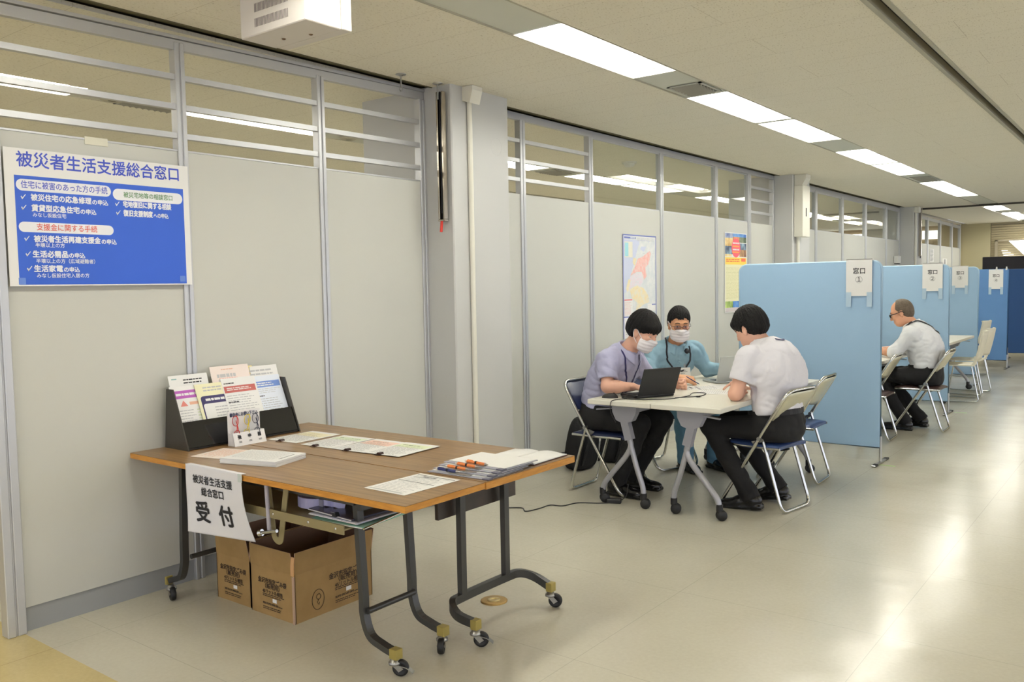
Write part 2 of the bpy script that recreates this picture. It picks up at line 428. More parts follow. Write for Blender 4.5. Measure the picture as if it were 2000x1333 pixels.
def roundplate(x, y, r, label, cat, nm, z=CZ):
    t = thing(nm, label, cat, (x, y, z))
    MB().lathe([(0, -.012), (r*.45, -.012), (r*.5, -.02), (r*.62, -.008), (r*.72, -.016), (r*.95, -.006), (r, 0)], 24).obj('cover', mat('ceiling plate', (190, 186, 168), .5), t)
    MB().lathe([(0, -.016), (r*.3, -.016), (r*.35, -.01)], 16).obj('speaker_cone', mat('grille shadow', (120, 116, 102), .6), t)
roundplate(-5.56, 2.97, .085, 'round ceiling speaker seen through the louvres above the sign', 'ceiling speaker', 'ceiling_speaker')
roundplate(-5.56, 5.02, .08, 'round ceiling speaker seen through the louvres beside the column', 'ceiling speaker', 'ceiling_speaker')
t = thing('smoke_detector', 'white smoke detector on the ceiling behind the first glazed bay', 'smoke detector', (-4.55, 8.0, CZ))
MB().lathe([(0, -.05), (.04, -.048), (.055, -.03), (.055, -.016)], 20).obj('sensor_head', WHITEP, t); MB().lathe([(.055, -.016), (.075, -.014), (.078, 0)], 20).obj('base', WHITEP, t)
# ---- left wall: cream panels between aluminium posts, open louvres and glass above
CREAM = mat('cream wall panel', (197, 197, 189), .55, bump=(300, .03))
PT = 2.135
def wallpanel(y0, y1, nm='wall_left', z1=PT): struct(MB().box((WX-.03, y0, .105), (WX, y1, z1), .002).obj(nm, CREAM))
S1 = [1.545, 2.41, 3.285, 4.14]
S2 = [5.20, 6.15, 7.405, 8.64, 9.54, 10.31]
S3 = [10.92, 11.87, 13.06, 14.27, 15.50, 16.40]
S4 = [17.05, 18.62, 19.8, 21.0, 21.9]
def post(y, w_=.055, z1=2.66, nm='trim_7', fr=.012):
    b = MB()
    for k in (-1, 1): b.box((WX-.042, y+k*w_/4-w_/4+.004, 0), (WX+fr, y+k*w_/4+w_/4-.004, z1), .003)
    b.box((WX-.038, y-.008, 0), (WX+fr-.008, y+.008, z1)); struct(b.obj(nm, ALU))
def rail(y0, y1, z0, z1, h, nm='trim_8', d=.03):
    b = MB(); c0, c1 = V(WX-.01, y0, z0), V(WX-.01, y1, z1)
    b.tube([c0, c1], 1, sq=(h, d), up=(0, 0, 1)); struct(b.obj(nm, ALU))
for a, b_ in zip(S1[:-1], S1[1:]): wallpanel(a+.025, b_-.025)
wallpanel(4.735, S2[0]-.02, 'wall_left')
for a, b_ in zip(S2[:-1], S2[1:]): wallpanel(a+.02, b_-.02)
for a, b_ in zip(S3[:-1], S3[1:]): wallpanel(a+.02, b_-.02)
for a, b_ in zip(S4[:-1], S4[1:]): wallpanel(a+.02, b_-.02)
for y in S1[1:-1]: post(y, .06)
post(S1[0]-.01, .085, 2.66, fr=.02); post(S1[-1]-.02, .06)
for Sx in (S2, S3, S4):
    for y in Sx: post(y, .07 if y < 9 else .09, 2.68)
def topz(y): return lerp(2.628, 2.685, (y-1.6)/2.5) if y < 4.2 else 2.69
rail(S1[0], S1[-1], 2.628, 2.685, .048); rail(S1[0], S1[-1], 2.666, 2.718, .016, d=.05)
for a, b_, z0, z1 in ((S1[0], S1[-1], 2.482, 2.515), (S1[0], S1[-1], 2.342, 2.368), (S1[0], S1[-1], 2.204, 2.225)): rail(a, b_, z0, z1, .027)
rail(4.735, S2[-1], 2.70, 2.71, .05)
for z in (2.525, 2.38, 2.24): rail(4.735, S2[1], z, z+.006, .027); rail(S2[4], S2[5], z+.02, z+.02, .03)
rail(S3[0], S3[-1], 2.69, 2.69, .06); rail(S4[0], S4[-1], 2.66, 2.62, .06)
struct(MB().box((WX-.04, S1[0], PT), (WX+.002, S1[-1], PT+.008)).obj('trim_9', ALU))
GLASS = bpy.data.materials.new('window glass'); GLASS.use_nodes = True
def glassmat(M, tint):
    nt = M.node_tree; N = nt.nodes; L = nt.links; N.remove(N['Principled BSDF'])
    tr = N.new('ShaderNodeBsdfTransparent'); tr.inputs[0].default_value = tint; gl = N.new('ShaderNodeBsdfGlossy'); gl.inputs['Roughness'].default_value = .02
    lw = N.new('ShaderNodeLayerWeight'); lw.inputs[0].default_value = .5; pw = N.new('ShaderNodeMath'); pw.operation = 'POWER'; pw.inputs[1].default_value = 4
    L.new(lw.outputs['Facing'], pw.inputs[0]); fr = N.new('ShaderNodeMapRange'); fr.inputs[3].default_value = .05; fr.inputs[4].default_value = .7; L.new(pw.outputs[0], fr.inputs[0])
    mx = N.new('ShaderNodeMixShader')
    L.new(fr.outputs[0], mx.inputs[0]); L.new(tr.outputs[0], mx.inputs[1]); L.new(gl.outputs[0], mx.inputs[2]); L.new(mx.outputs[0], N['Material Output'].inputs[0])
glassmat(GLASS, (.93, .95, .94, 1))
wn = 0
def window(y0, y1, z1=2.68):
    global wn; wn += 1
    t = MB().box((WX-.02, y0, PT), (WX-.004, y1, PT+.012)).box((WX-.02, y0, z1-.012), (WX-.004, y1, z1)).obj('window_%d' % wn, ALU); struct(t)
    MB().box((WX-.014, y0, PT+.012), (WX-.010, y1, z1-.012)).obj('glass_pane', GLASS, t)
for a, b_ in zip(S2[1:4], S2[2:5]): window(a+.03, b_-.03)
for a, b_ in zip(S3[:-1], S3[1:]): window(a+.03, b_-.03, 2.66)
for a, b_ in zip(S4[:-1], S4[1:]): window(a+.03, b_-.03, 2.63)
BASE = mat('grey skirting', (150, 152, 152), .5)
for y0, y1 in ((S1[0], 4.14), (4.735, 10.31), (10.92, 16.4), (17.05, 21.9)):
    struct(MB().box((WX-.03, y0, 0), (WX-.008, y1, .105)).obj('baseboard_left', BASE))
# ---- columns
COLM = mat('off-white column paint', (192, 192, 189), .6)
for (y0, y1) in ((4.145, 4.733), (10.31, 10.915), (16.40, 17.05)):
    b = MB().box((-4.45, y0, 0), (COLX, y1, CZ+.01), .008)
    o = struct(b.obj('wall_left', COLM))
t = struct(MB().lathe([(.055, 0), (.058, .0015), (.061, 0)], 28, Matrix.Translation((COLX, 4.60, 2.39)) @ Matrix.Rotation(math.pi/2, 4, 'Y')).obj('trim_10', COLM))
# ---- far wall, blinds and the bright far window
FARW = mat('beige far wall', (188, 180, 146), .7)
YF = 22.4
struct(MB().box((-3.95, YF, 0), (-3.33, YF+.1, CZ)).obj('wall_back', FARW))
b = MB()
for k in range(46): b.obox(V(-.1, YF+.05, .3+k*.053), V(1, 0, 0), V(0, .5, -.87), V(0, .87, .5), 3.22, .026, .001)
struct(MB().box((-3.33, YF+.10, 0), (5, YF+.2, CZ)).obj('wall_back', mat('beige blind backing', (176, 166, 140), .7)))
t = thing('window_blind', 'beige horizontal blind across the far end window', 'blind', (0, 0, 0)); b.obj('slats', mat('beige blind slat', (196, 184, 152), .5), t)
MB().box((-3.32, YF+.0, CZ-.06), (3.6, YF+.08, CZ-.01)).obj('head_rail', mat('beige blind rail', (170, 160, 132), .5), t)
DAY = mat('daylight', (255, 255, 255), .5, emit=((.95, .98, 1.0), 2.2))
b = MB(); b.add([V(-2.96, YF-.01, 2.285), V(-.5, YF-.01, 2.285), V(-.5, YF-.01, .6), V(-1.38, YF-.01, .6)], [(0, 1, 2, 3)]); 
o = struct(b.obj('window_30', DAY))
struct(MB().box((-3.24, YF-.008, .8), (-3.18, YF+.02, 2.31)).box((-3.24, YF-.008, 2.285), (-.5, YF+.02, 2.32)).obj('trim_12', mat('window frame', (160, 150, 128), .5)))
# room behind: far wall, window and dark beam
struct(MB().box((-10, YF-.1, 0), (-3.95, YF, CZ)).obj('wall_back', mat('tan far room wall', (176, 156, 126), .7)))
struct(MB().box((-9.9, YF-.14, 2.40), (-4.36, YF-.11, 2.60)).obj('window_31', DAY))
b = MB()
for k in range(6): b.box((-3.10+.02*k, YF-.012, 2.06-.05*k), (-2.98+.06*k, YF-.006, 2.072-.05*k))
struct(b.obj('window_32', DAY))  # glowing strips standing in for daylight leaking between the blind slats
struct(MB().box((-10, -5, 0), (-9.9, YF, CZ)).obj('wall_right', mat('far room side wall', (150, 140, 120), .7)))
# ================================================================ WOODEN FOLDING TABLES
def wood(name, c1, c2, rough=.35, grain=(1.2, 26, 26)):
    M = bpy.data.materials.new(name); M.use_nodes = True; nt = M.node_tree; N = nt.nodes; L = nt.links; b = N['Principled BSDF']
    tc = N.new('ShaderNodeTexCoord'); mp = N.new('ShaderNodeMapping'); mp.inputs['Scale'].default_value = grain; L.new(tc.outputs['Object'], mp.inputs[0])
    n = N.new('ShaderNodeTexNoise'); n.inputs['Scale'].default_value = 2.2; n.inputs['Detail'].default_value = 6; n.inputs['Distortion'].default_value = .4; L.new(mp.outputs[0], n.inputs[0])
    cr = N.new('ShaderNodeValToRGB'); L.new(n.outputs[0], cr.inputs[0])
    cr.color_ramp.elements[0].position = .35; cr.color_ramp.elements[0].color = (*lin(c1), 1)
    cr.color_ramp.elements[1].position = .68; cr.color_ramp.elements[1].color = (*lin(c2), 1)
    L.new(cr.outputs[0], b.inputs['Base Color']); b.inputs['Roughness'].default_value = rough
    return M
TOPW = wood('brown wood grain laminate', (118, 90, 54), (152, 119, 76), .3)
EDGEW = wood('orange wood edge', (186, 126, 46), (206, 146, 60), .4, (6, 6, 40))
FRAMEB = mat('dark bronze painted steel', (50, 50, 48), .35, spec=.6)
BRASS = mat('brass coloured end block', (168, 152, 84), .45, .3)
RUB = mat('black rubber', (26, 26, 27), .5)
def caster(parent, x, y, ztop, ang=0, brake=False, r=.031):
    """swivel caster from the tube end down to the floor"""
    M = Matrix.Translation((x, y, 0)) @ Matrix.Rotation(ang, 4, 'Z')
    off = .022
    t = MB().lathe([(0, ztop), (.016, ztop), (.018, ztop-.01), (.024, ztop-.014), (.024, ztop-.022), (0, ztop-.022)], 16, M)
    for s in (-1, 1):
        pr = [(-.012, ztop-.02), (.014, ztop-.02), (off+.012, r), (off-.006, r-.012), (off-.016, r)]
        t.prism([(a, b_) for a, b_ in pr], .0025, M @ Matrix.Translation((0, s*.0145+.00125, 0)) @ Matrix.Rotation(math.pi/2, 4, 'X'))
    t.cyl(M @ V(off, -.018, r), M @ V(off, .018, r), .005, 10)
    c = t.obj('caster', STEEL, parent)
    wm = M @ Matrix.Translation((off, 0, r)) @ Matrix.Rotation(math.pi/2, 4, 'X')
    MB().lathe([(0, -.010), (r*.55, -.010), (r*.62, -.012), (r*.9, -.012), (r, -.006), (r, .006), (r*.9, .012), (r*.62, .012), (r*.55, .010), (0, .010)], 24, wm).obj('wheel', RUB, c)
    if brake:
        MB().tube([M @ V(.008, 0, ztop-.024), M @ V(.045, 0, ztop-.034), M @ V(.07, 0, ztop-.055)], 1, sq=(.003, .026), up=(0, 0, 1)).obj('brake_lever', STEEL, c)
    return c
TH = .70
X0, X1 = -3.855, -2.06
def tabletop(par, y0, y1, th):
    b = MB()
    b.m(0).box((X0+.001, y0+.001, TH-.002), (X1-.001, y1-.001, TH)).m(1).box((X0, y0, TH-th), (X1, y1, TH-.002), .002)
    return b.obj('tabletop', [TOPW, EDGEW], par, fixn=False)
# ---- front table (knee-bend legs)
t1 = thing('folding_table', 'front wooden folding table, with shelf, hanging paper sign and cardboard boxes below', 'table', (0, 0, 0), group='wood topped folding tables')
tabletop(t1, 2.065, 2.497, .026)
def bentleg(par, xv, xe, y, ze, name='leg'):
    sg = 1 if xe > xv else -1
    pts = [V(xv-sg*.02, y, TH-.03), V(xv, y, .30), V(xv+sg*.004, y, .20), V(xv+sg*.035, y, .125), V(xv+sg*.10, y, ze+.012), V(xe, y, ze)]
    l = MB().tube(smooth_path(pts, 6), 1, sq=(.032, .024), up=(0, 1, 0)).obj(name, FRAMEB, par)
    MB().box((xe-.012, y-.018, ze-.02), (xe+.026*sg+.012*(sg < 0)-.012*(sg > 0)+.012*sg, y+.018, ze+.018), .002).obj('end_block', BRASS, l)
    return l
for y, a, br in ((2.20, .6, True), (2.462, -1.0, False)):
    bentleg(t1, -2.43, -2.27, y, .088); caster(t1, -2.27, y, .068, a, br)
for y, a in ((2.165, -.35), (2.455, 2.6)):
    bentleg(t1, -3.595, -3.72, y, .088); caster(t1, -3.72, y, .068, a)
for x in (-2.41, -3.60):
    MB().tube([V(x, 2.20, .215), V(x, 2.455, .215)], .012, 10).obj('crossbar', FRAMEB, t1)
    MB().box((x-.012, 2.17, TH-.09), (x+.012, 2.48, TH-.03), .002).obj('apron', FRAMEB, t1)
    MB().cyl(V(x+.025, 2.17, .545), V(x+.025, 2.48, .575), .004, 8).obj('lock_rod', CHROME, t1)
for y in (2.185, 2.475): MB().box((-3.58, y-.014, TH-.075), (-2.44, y+.014, TH-.03), .002).obj('stretcher', FRAMEB, t1)
TAN = mat('tan painted steel', (150, 138, 100), .4, .3)
b = MB().box((-3.5, 2.135, .535), (-2.455, 2.46, .541)).box((-3.5, 2.131, .520), (-2.455, 2.137, .556)).box((-3.5, 2.458, .52), (-2.455, 2.463, .56))
sh = b.obj('shelf', TAN, t1)
for x in (-3.1, -2.88, -2.66, -2.5): MB().lathe([(0, .002), (.005, .0015), (.006, 0)], 8, Matrix.Translation((x, 2.131, .538)) @ Matrix.Rotation(math.pi/2, 4, 'X')).obj('rivet', CHROME, sh)
# leg folding mechanism behind the paper sign
mech = MB().tube(fillet([V(-2.93, 2.15, .66), V(-2.90, 2.15, .43), V(-2.86, 2.15, .42), V(-2.81, 2.15, .66)], .03, 6), 1, sq=(.004, .03), up=(0, 1, 0)).obj('folding_bracket', TAN, t1)
MB().cyl(V(-2.915, 2.13, .655), V(-2.905, 2.13, .46), .009, 10).obj('lock_spring', mat('grey lavender sleeve', (176, 172, 182), .4), mech)
MB().cyl(V(-2.95, 2.118, .452), V(-2.84, 2.118, .478), .007, 10).cyl(V(-2.955, 2.116, .451), V(-2.94, 2.12, .455), .014, 14).obj('release_knob', CHROME, mech)
# ---- rear table (low bow-shaped foot)
t2 = thing('folding_table', 'rear wooden folding table carrying the clipboards and the row of clipped sheets', 'table', (0, 0, 0), group='wood topped folding tables')
tabletop(t2, 2.503, 3.118, .03)
for sg, xv in ((1, -2.33), (-1, -3.58)):
    xe = xv+sg*.14
    pts = [V(xe, 2.575, .092)]+[V(xv+sg*.06, 2.56, .115), V(xv+sg*.01, 2.585, .145), V(xv, 2.66, .15), V(xv, 2.95, .15), V(xv+sg*.015, 3.04, .148), V(xv+sg*.06, 3.095, .122), V(xe, 3.10, .092)]
    f = MB().tube(smooth_path(pts, 6), 1, sq=(.034, .026), up=(0, 0, 1)).obj('foot', FRAMEB, t2)
    for y, a, br in ((2.575, .6, True), (3.10, .45, False)):
        MB().box((xe-.014, y-.018, .072), (xe+.018, y+.018, .112), .002).obj('end_block', BRASS, f)
        caster(t2, xe, y, .072, a if sg > 0 else a+math.pi, br)
    for y in (2.66, 2.955): MB().tube([V(xv-.0, y, TH-.032), V(xv, y, .15)], 1, sq=(.032, .026), up=(0, 1, 0)).obj('leg', FRAMEB, t2)
    MB().box((xv-.055, 2.56, .49), (xv-.035, 3.085, .585), .002).obj('side_apron', mat('dark brown board', (46, 40, 34), .45, mix=((64, 52, 42), 8, 3)), t2)
    MB().cyl(V(xv+.022, 2.68, .585), V(xv+.022, 2.95, .60), .004, 8).obj('lock_rod', CHROME, t2)
    MB().box((xv-.012, 2.54, TH-.06), (xv+.012, 3.10, TH-.03), .002).obj('apron', FRAMEB, t2)
MB().box((-3.58, 3.06, TH-.075), (-2.33, 3.085, TH-.03), .002).obj('stretcher', FRAMEB, t2)
# ---- paper sign hanging from the front edge
def hang(u, v):     # u 0..1 left-right, v 0 top .. 1 bottom
    a = V(-3.385, 2.060, TH+.003); b = V(-2.985, 2.060, TH+.003); c = V(-3.39, 2.052, .402); d = V(-2.99, 2.125, .405)
    p = lerp(lerp(a, b, u), lerp(c, d, u), v)
    p.y += .012*math.sin(v*2.2+u*1.2)*v*(1-.4*u)-.02*math.sin(math.pi*v)*u
    return p
SIGNP = mat('white sign paper', (226, 225, 228), .6)
sg_ = thing('paper_sign', 'white paper reception sign hanging from the front table edge', 'sign')
ov = MB().grid(hang, 50, 40, True, .0006)
ov.box((-3.385, 2.0595, TH+.001), (-2.985, 2.085, TH+.0016)); ov.obj('sheet', SIGNP, sg_)
b = MB()
def hang_text(body, size, uc, vc, bold):
    vs, fs = text_mesh(body, size, bold)
    out = []
    for q in vs:
        u = uc+q.x/.40; v = vc-q.y/.30
        e = 1e-3; p = hang(u, v); n = (hang(u+e, v)-p).cross(hang(u, v+e)-p).normalized()
        out.append(p+n*((.0022+q.z) if n.y < 0 else -(.0022+q.z)))
    b.add(out, fs)
hang_text('被災者生活支援', .040, .49, .20, .0008); hang_text('総合窓口', .040, .48, .37, .0008); hang_text('受', .098, .27, .69, .003); hang_text('付', .098, .66, .69, .003)
b.obj('lettering', INK, sg_, fixn=False)
MB().box((-3.0, 2.0545, TH-.03), (-2.975, 2.0575, TH+.004)).obj('clear_tape', mat('clear tape', (205, 215, 212), .2), sg_)
# ================================================================ CARDBOARD BOXES UNDER THE TABLE
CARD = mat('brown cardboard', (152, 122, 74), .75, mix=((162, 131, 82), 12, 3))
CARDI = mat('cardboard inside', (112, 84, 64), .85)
CARDE = mat('torn cardboard edge', (196, 164, 138), .8)
CINK = mat('box print', (52, 38, 26), .7)
def carton(label, xa, xb, y0, y1, torn):
    t = thing('cardboard_box', label, 'box', (0, 0, 0), group='open cardboard boxes below the front table')
    cy, zt, zc, th = y0, .315, .215, .004
    def wall(nm, p0, p1, splay, tz, topin=0):
        p0, p1 = Vector(p0), Vector(p1); d = (p1-p0).normalized(); out = V(d.y, -d.x, 0)
        b = MB()
        top0, top1 = p0+out*splay+d*topin+V(0, 0, tz), p1+out*splay-d*topin+V(0, 0, tz)
        c0, c1 = p0+V(0, 0, zc), p1+V(0, 0, zc)
        def slab(a, b_, c, d_):
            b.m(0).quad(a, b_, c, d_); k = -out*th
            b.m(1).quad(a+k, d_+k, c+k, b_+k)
            b.m(2)
            for q, r in ((a, b_), (b_, c), (c, d_), (d_, a)): b.quad(q, q+k, r+k, r)
        slab(p0+V(0, 0, .0), p1, c1, c0); slab(c0, c1, top1, top0)
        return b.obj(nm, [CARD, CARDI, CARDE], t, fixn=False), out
    wall('side_panel', (xa, y0, 0), (xb, y0, 0), .012, zt-.0, .012)
    wall('side_panel', (xb, y0, 0), (xb, y1, 0), .01, zt, .0)
    wall('side_panel', (xb, y1, 0), (xa, y1, 0), .02, zt)
    wall('side_panel', (xa, y1, 0), (xa, y0, 0), -.005, zt)
    MB().box((xa+.003, y0+.003, .002), (xb-.003, y1-.003, .006)).obj('bottom_panel', CARDI, t)
    if torn:
        MB().tube([V(xb-.004, y0-.004, .0), V(xb-.003, y0-.004, .21)], 1, sq=(.006, .012), up=(0, 1, 0)).obj('tape_strip', mat('clear brown tape', (178, 150, 128), .3), t)
        MB().tube(smooth_path([V(xb-.002, y0-.008, .215), V(xb+.004, y0-.012, .26), V(xb+.006, y0-.008, .30)], 4), 1, sq=(.004, .02), up=(0, 1, 0)).obj('torn_edge', mat('torn board', (206, 160, 110), .8), t)
    # print
    b = MB(); w_ = xb-xa; ox = V((xa+xb)/2, y0-.0015, 0)
    def pr(b, o, ux, sc, full):
        for body, sz, z, wd in (('金沢市指定ごみ袋', .027, .155, .20), ('（販売用）', .024, .132, .10), ('45リットル相当', .021, .108, .14)):
            put_text(b, body, sz*sc, o+V(0, 0, z), ux, (0, 0, 1), .0006, 'CENTER', wd*sc)
        rnd = random.Random(3)
        for k, z in enumerate((.094, .086, .055, .05, .036, .028)):
            x = -.07*sc
            while x < (.07-.02*(k % 3))*sc:
                wd = .008+.02*rnd.random(); p = o+Vector(ux)*x+V(0, 0, z); b.quad(p, p+Vector(ux)*wd, p+Vector(ux)*wd+V(0, 0, .0035), p+V(0, 0, .0035)); x += wd+.003
    pr(b, ox, V(1, 0, 0), 1.0 if w_ > .25 else .9, True)
    p = ox+V(-.01, -.0003, .068); b.obj('printed_lettering', CINK, t, fixn=False)
    MB().box(ox+V(.0, 0, .066), ox+V(.028, .001, .082)).obj('sticker', PAPER, t)
    if torn:
        b = MB(); o = V(xb+.0016, y0+.30, 0); pr(b, o, V(0, 1, 0), 1.1, True)
        b.obj('printed_lettering', CINK, t, fixn=False); b = MB(); c = o+V(0, -.175, .075)
        ring = [c+V(0, .034*math.cos(a), .045*math.sin(a)) for a in [2*math.pi*k/28 for k in range(28)]]; b.tube(ring, .0012, 5, True)
        b.tube([c+V(0, .012*math.cos(a)+.003, .012+.012*math.sin(a)) for a in [2*math.pi*k/14 for k in range(14)]], .0011, 5, True)
        b.tube([c+V(0, .004, 0), c+V(0, -.006, -.012), c+V(0, .004, -.025), c+V(0, .008, -.014)], .0011, 5)
        b.obj('printed_emblem', CINK, t, fixn=False)
        MB().box(o+V(-.0005, -.012, .066), o+V(.001, .018, .084)).obj('sticker', PAPER, t)
    return t
carton('left open cardboard box under the front table, mostly behind the hanging sign', -3.565, -3.305, 2.31, 2.74, False)
carton('right open cardboard box with torn corner and bird-like emblem under the front table', -3.285, -2.975, 2.30, 2.75, True)
# ---- things on the under-shelf
b = MB()
ring = [V(-2.79+.075*math.cos(a), 2.27+.055*math.sin(a), .578) for a in [math.pi*.12+2*math.pi*.86*k/30 for k in range(31)]]
b.tube(ring, 1, sq=(.042, .003), up=(0, 0, 1)); 
LAV = mat('pale lavender strap', (196, 192, 226), .5)
t = thing('armband', 'looped pale lavender armband lying on the shelf below the front table', 'armband'); b.obj('strap', LAV, t)
MB().tube(smooth_path([V(-2.715, 2.25, .585), V(-2.68, 2.24, .592), V(-2.66, 2.26, .585), V(-2.64, 2.25, .59), V(-2.60, 2.27, .58)], 5), 1, sq=(.028, .003), up=(0, 0, 1)).obj('loose_end', LAV, t)
MB().box((-2.72, 2.235, .566), (-2.695, 2.25, .60), .002).obj('buckle', mat('grey buckle', (150, 146, 160), .4), t)
FOLD = [((70, 70, 84), 'dark grey clear folder, topmost on the shelf below the front table', .565), ((206, 208, 220), 'pale document case in the middle of the shelf pile', .555), ((150, 200, 180), 'mint green folder at the bottom of the shelf pile', .543)]
for k, (c, lb, z) in enumerate(FOLD):
    t = thing('document_folder', lb, 'folder', (-2.58+.02*k, 2.30-.01*k, z), .08*(k-1), group='folders on the shelf')
    MB().box((-.14, -.12, 0), (.14, .14, .007), .002).obj('cover', mat('folder plastic %d' % k, c, .25), t)
    MB().box((-.138, -.124, .002), (.138, .138, .005)).obj('paper_sheets', PAPER, t)
t = thing('binder_clip', 'small black clip on the folder pile of the shelf', 'clip', (-2.54, 2.17, .572))
MB().prism([(-.012, 0), (.012, 0), (.006, .014), (-.006, .014)], .02, Matrix.Translation((0, .01, 0)) @ Matrix.Rotation(math.pi/2, 4, 'X')).obj('clip_body', BLACKP, t)
MB().tube([V(-.006, -.008, .014), V(-.005, -.02, .02), V(.005, -.02, .02), V(.006, -.008, .014)], .0009, 6).obj('wire_handle', STEEL, t)
# ================================================================ PAPERS ON THE TABLES
REDP = mat('red print', (184, 98, 92), .7); BLUEP = mat('blue print', (110, 140, 205), .7); PURP = mat('magenta print', (176, 92, 178), .7)
NAVYP = mat('navy print', (58, 52, 96), .7); YELP = mat('pale yellow paper', (232, 228, 190), .7); PINKP = mat('pale pink paper', (236, 222, 214), .7)
ORGP = mat('orange print', (226, 176, 150), .7); GRNP = mat('green tint print', (205, 216, 180), .7)
def doc(name, label, cat, w_, h_, M, pos, rz, marks, th=.001, group=None, grey=GREYINK, seed=1, extra=None):
    """a sheet lying on the table"""
    t = thing(name, label, cat, pos, rz, group)
    s = Sheet(w_, h_, th, seed); s.base(M); marks(s); s.obj('printed_sheet', t)
    return t
def form(s, head=None):
    w_, h_ = s.w/2-.015, s.h/2-.015
    if head: s.rect(-w_, h_-.03, w_, h_-.005, head)
    s.lines(-w_*.8, h_-.05, w_*.8, h_-.035, 1, INK, .5)
    s.lines(-w_, -h_, w_, h_-.06, 17, GREYINK, .28)
ZT = TH+.0006
doc('leaflet', 'pale pink printed sheet on the front table before the glasses holder', 'paper', .21, .297, mat('off-white pink paper', (236, 224, 214), .7), (-3.40, 2.305, ZT), -1.35, lambda s: (s.lines(-.09, -.13, .09, .13, 20, ORGP, .35), s.rect(-.09, .09, .09, .12, mat('sand print', (226, 218, 196), .7))), seed=2)
t = thing('paper_stack', 'thick stack of white printed forms on the front table', 'paper stack', (-3.155, 2.295, ZT), -1.30)
rs = random.Random(5); b = MB()
for k in range(9):
    dx, dy, a = rs.uniform(-.002, .002), rs.uniform(-.002, .002), rs.uniform(-.01, .01)
    b.box((-.105, -.1485, k*.0024), (.105, .1485, k*.0024+.0023), 0, Matrix.Translation((dx, dy, 0)) @ Matrix.Rotation(a, 4, 'Z'))
b.obj('sheets', PAPER, t)
s = Sheet(.21, .297, .0006, 9); s.base(PAPER); s.lines(-.09, -.13, .09, .10, 18, PALEINK, .3); s.lines(-.06, .11, .06, .13, 1, GREYINK); o = s.obj('top_sheet', t)
s2 = o; s2.location = (0, 0, .0218)
CLIPPOS = [(-3.485, 2.79), (-3.225, 2.785), (-3.0, 2.79), (-2.80, 2.80)]
TINTS = [mat('sheet tint a', (240, 232, 200), .7), mat('sheet tint b', (222, 232, 205), .7), mat('sheet tint c', (240, 205, 190), .7), mat('sheet tint d', (226, 234, 200), .7)]
LBL = ['leftmost of the clipped sheets, next to the leaflet stand', 'second clipped sheet from the leaflet stand', 'third clipped sheet, with an orange tinted box', 'rightmost clipped sheet, with pale green tint']
for k, (x, y) in enumerate(CLIPPOS):
    def mk(s, k=k):
        s.rect(-.095, .02+.02*(k % 2), .095, .11, TINTS[k]); form(s)
    t = doc('clipped_sheet', LBL[k]+', lying on the rear table', 'paper', .212, .29, PAPER, (x, y, ZT+.0012*k), .03+.03*(k % 2), mk, group='clipped sheets on the rear table', seed=20+k)
    cl = MB().prism([(-.013, -.001), (.013, -.001), (.007, .009), (-.007, .009)], .024, Matrix.Translation((-.01, -.139, 0)) @ Matrix.Rotation(math.pi/2, 4, 'X') @ Matrix.Translation((0, 0, -.012))).obj('binder_clip', mat('dark brown clip', (52, 30, 28), .35), t)
    MB().tube([V(-.018, -.15, .006), V(-.016, -.17, .003), V(-.004, -.17, .003), V(-.002, -.15, .006)], .0012, 6).obj('wire_handle', mat('dark wire', (60, 46, 42), .3, .8), cl)
doc('laminated_sheet', 'white laminated notice lying near the right corner of the front table', 'paper', .215, .30, PAPER, (-2.275, 2.325, ZT), -.02, lambda s: (s.lines(-.09, -.12, .09, .12, 14, PALEINK, .35), s.rect(-.10, .125, .10, .131, INK), s.rect(-.10, .02, .09, .025, INK), s.rect(-.09, .09, .05, .096, GREYINK), s.lines(-.05, .10, .04, .12, 1, INK, .6), s.rect(-.10, -.14, .08, -.125, PALEINK)), th=.0012, seed=31)
# clipboards with papers and clip-on pens
GREYB = mat('grey clipboard', (150, 150, 162), .4)
ORGPEN = mat('orange pen barrel', (226, 132, 70), .4); NAVPEN = mat('navy pen barrel', (48, 56, 104), .4)
def pen(label, pos, rz, M, tilt=0.05):
    t = thing('ballpoint_pen', label, 'pen', pos, rz, 'pens on the clipboards'); t.rotation_euler.y = tilt
    MB().tube([V(-.055, 0, 0), V(.045, 0, 0)], .0058, 10).obj('barrel', M, t); MB().cyl(V(.045, 0, 0), V(.062, 0, 0), .0048, 10, .0012).obj('tip', mat('grey pen tip', (176, 168, 160), .3, .6), t)
    MB().cyl(V(-.066, 0, 0), V(-.055, 0, 0), .004, 10).obj('cap_button', mat('clear pen cap', (220, 214, 205), .2), t)
    MB().cyl(V(-.008, 0, 0), V(.001, 0, 0), .0068, 10).obj('rubber_ring', RUB, t); MB().box((-.052, -.001, .005), (-.022, .001, .008)).obj('pocket_clip', M, t)
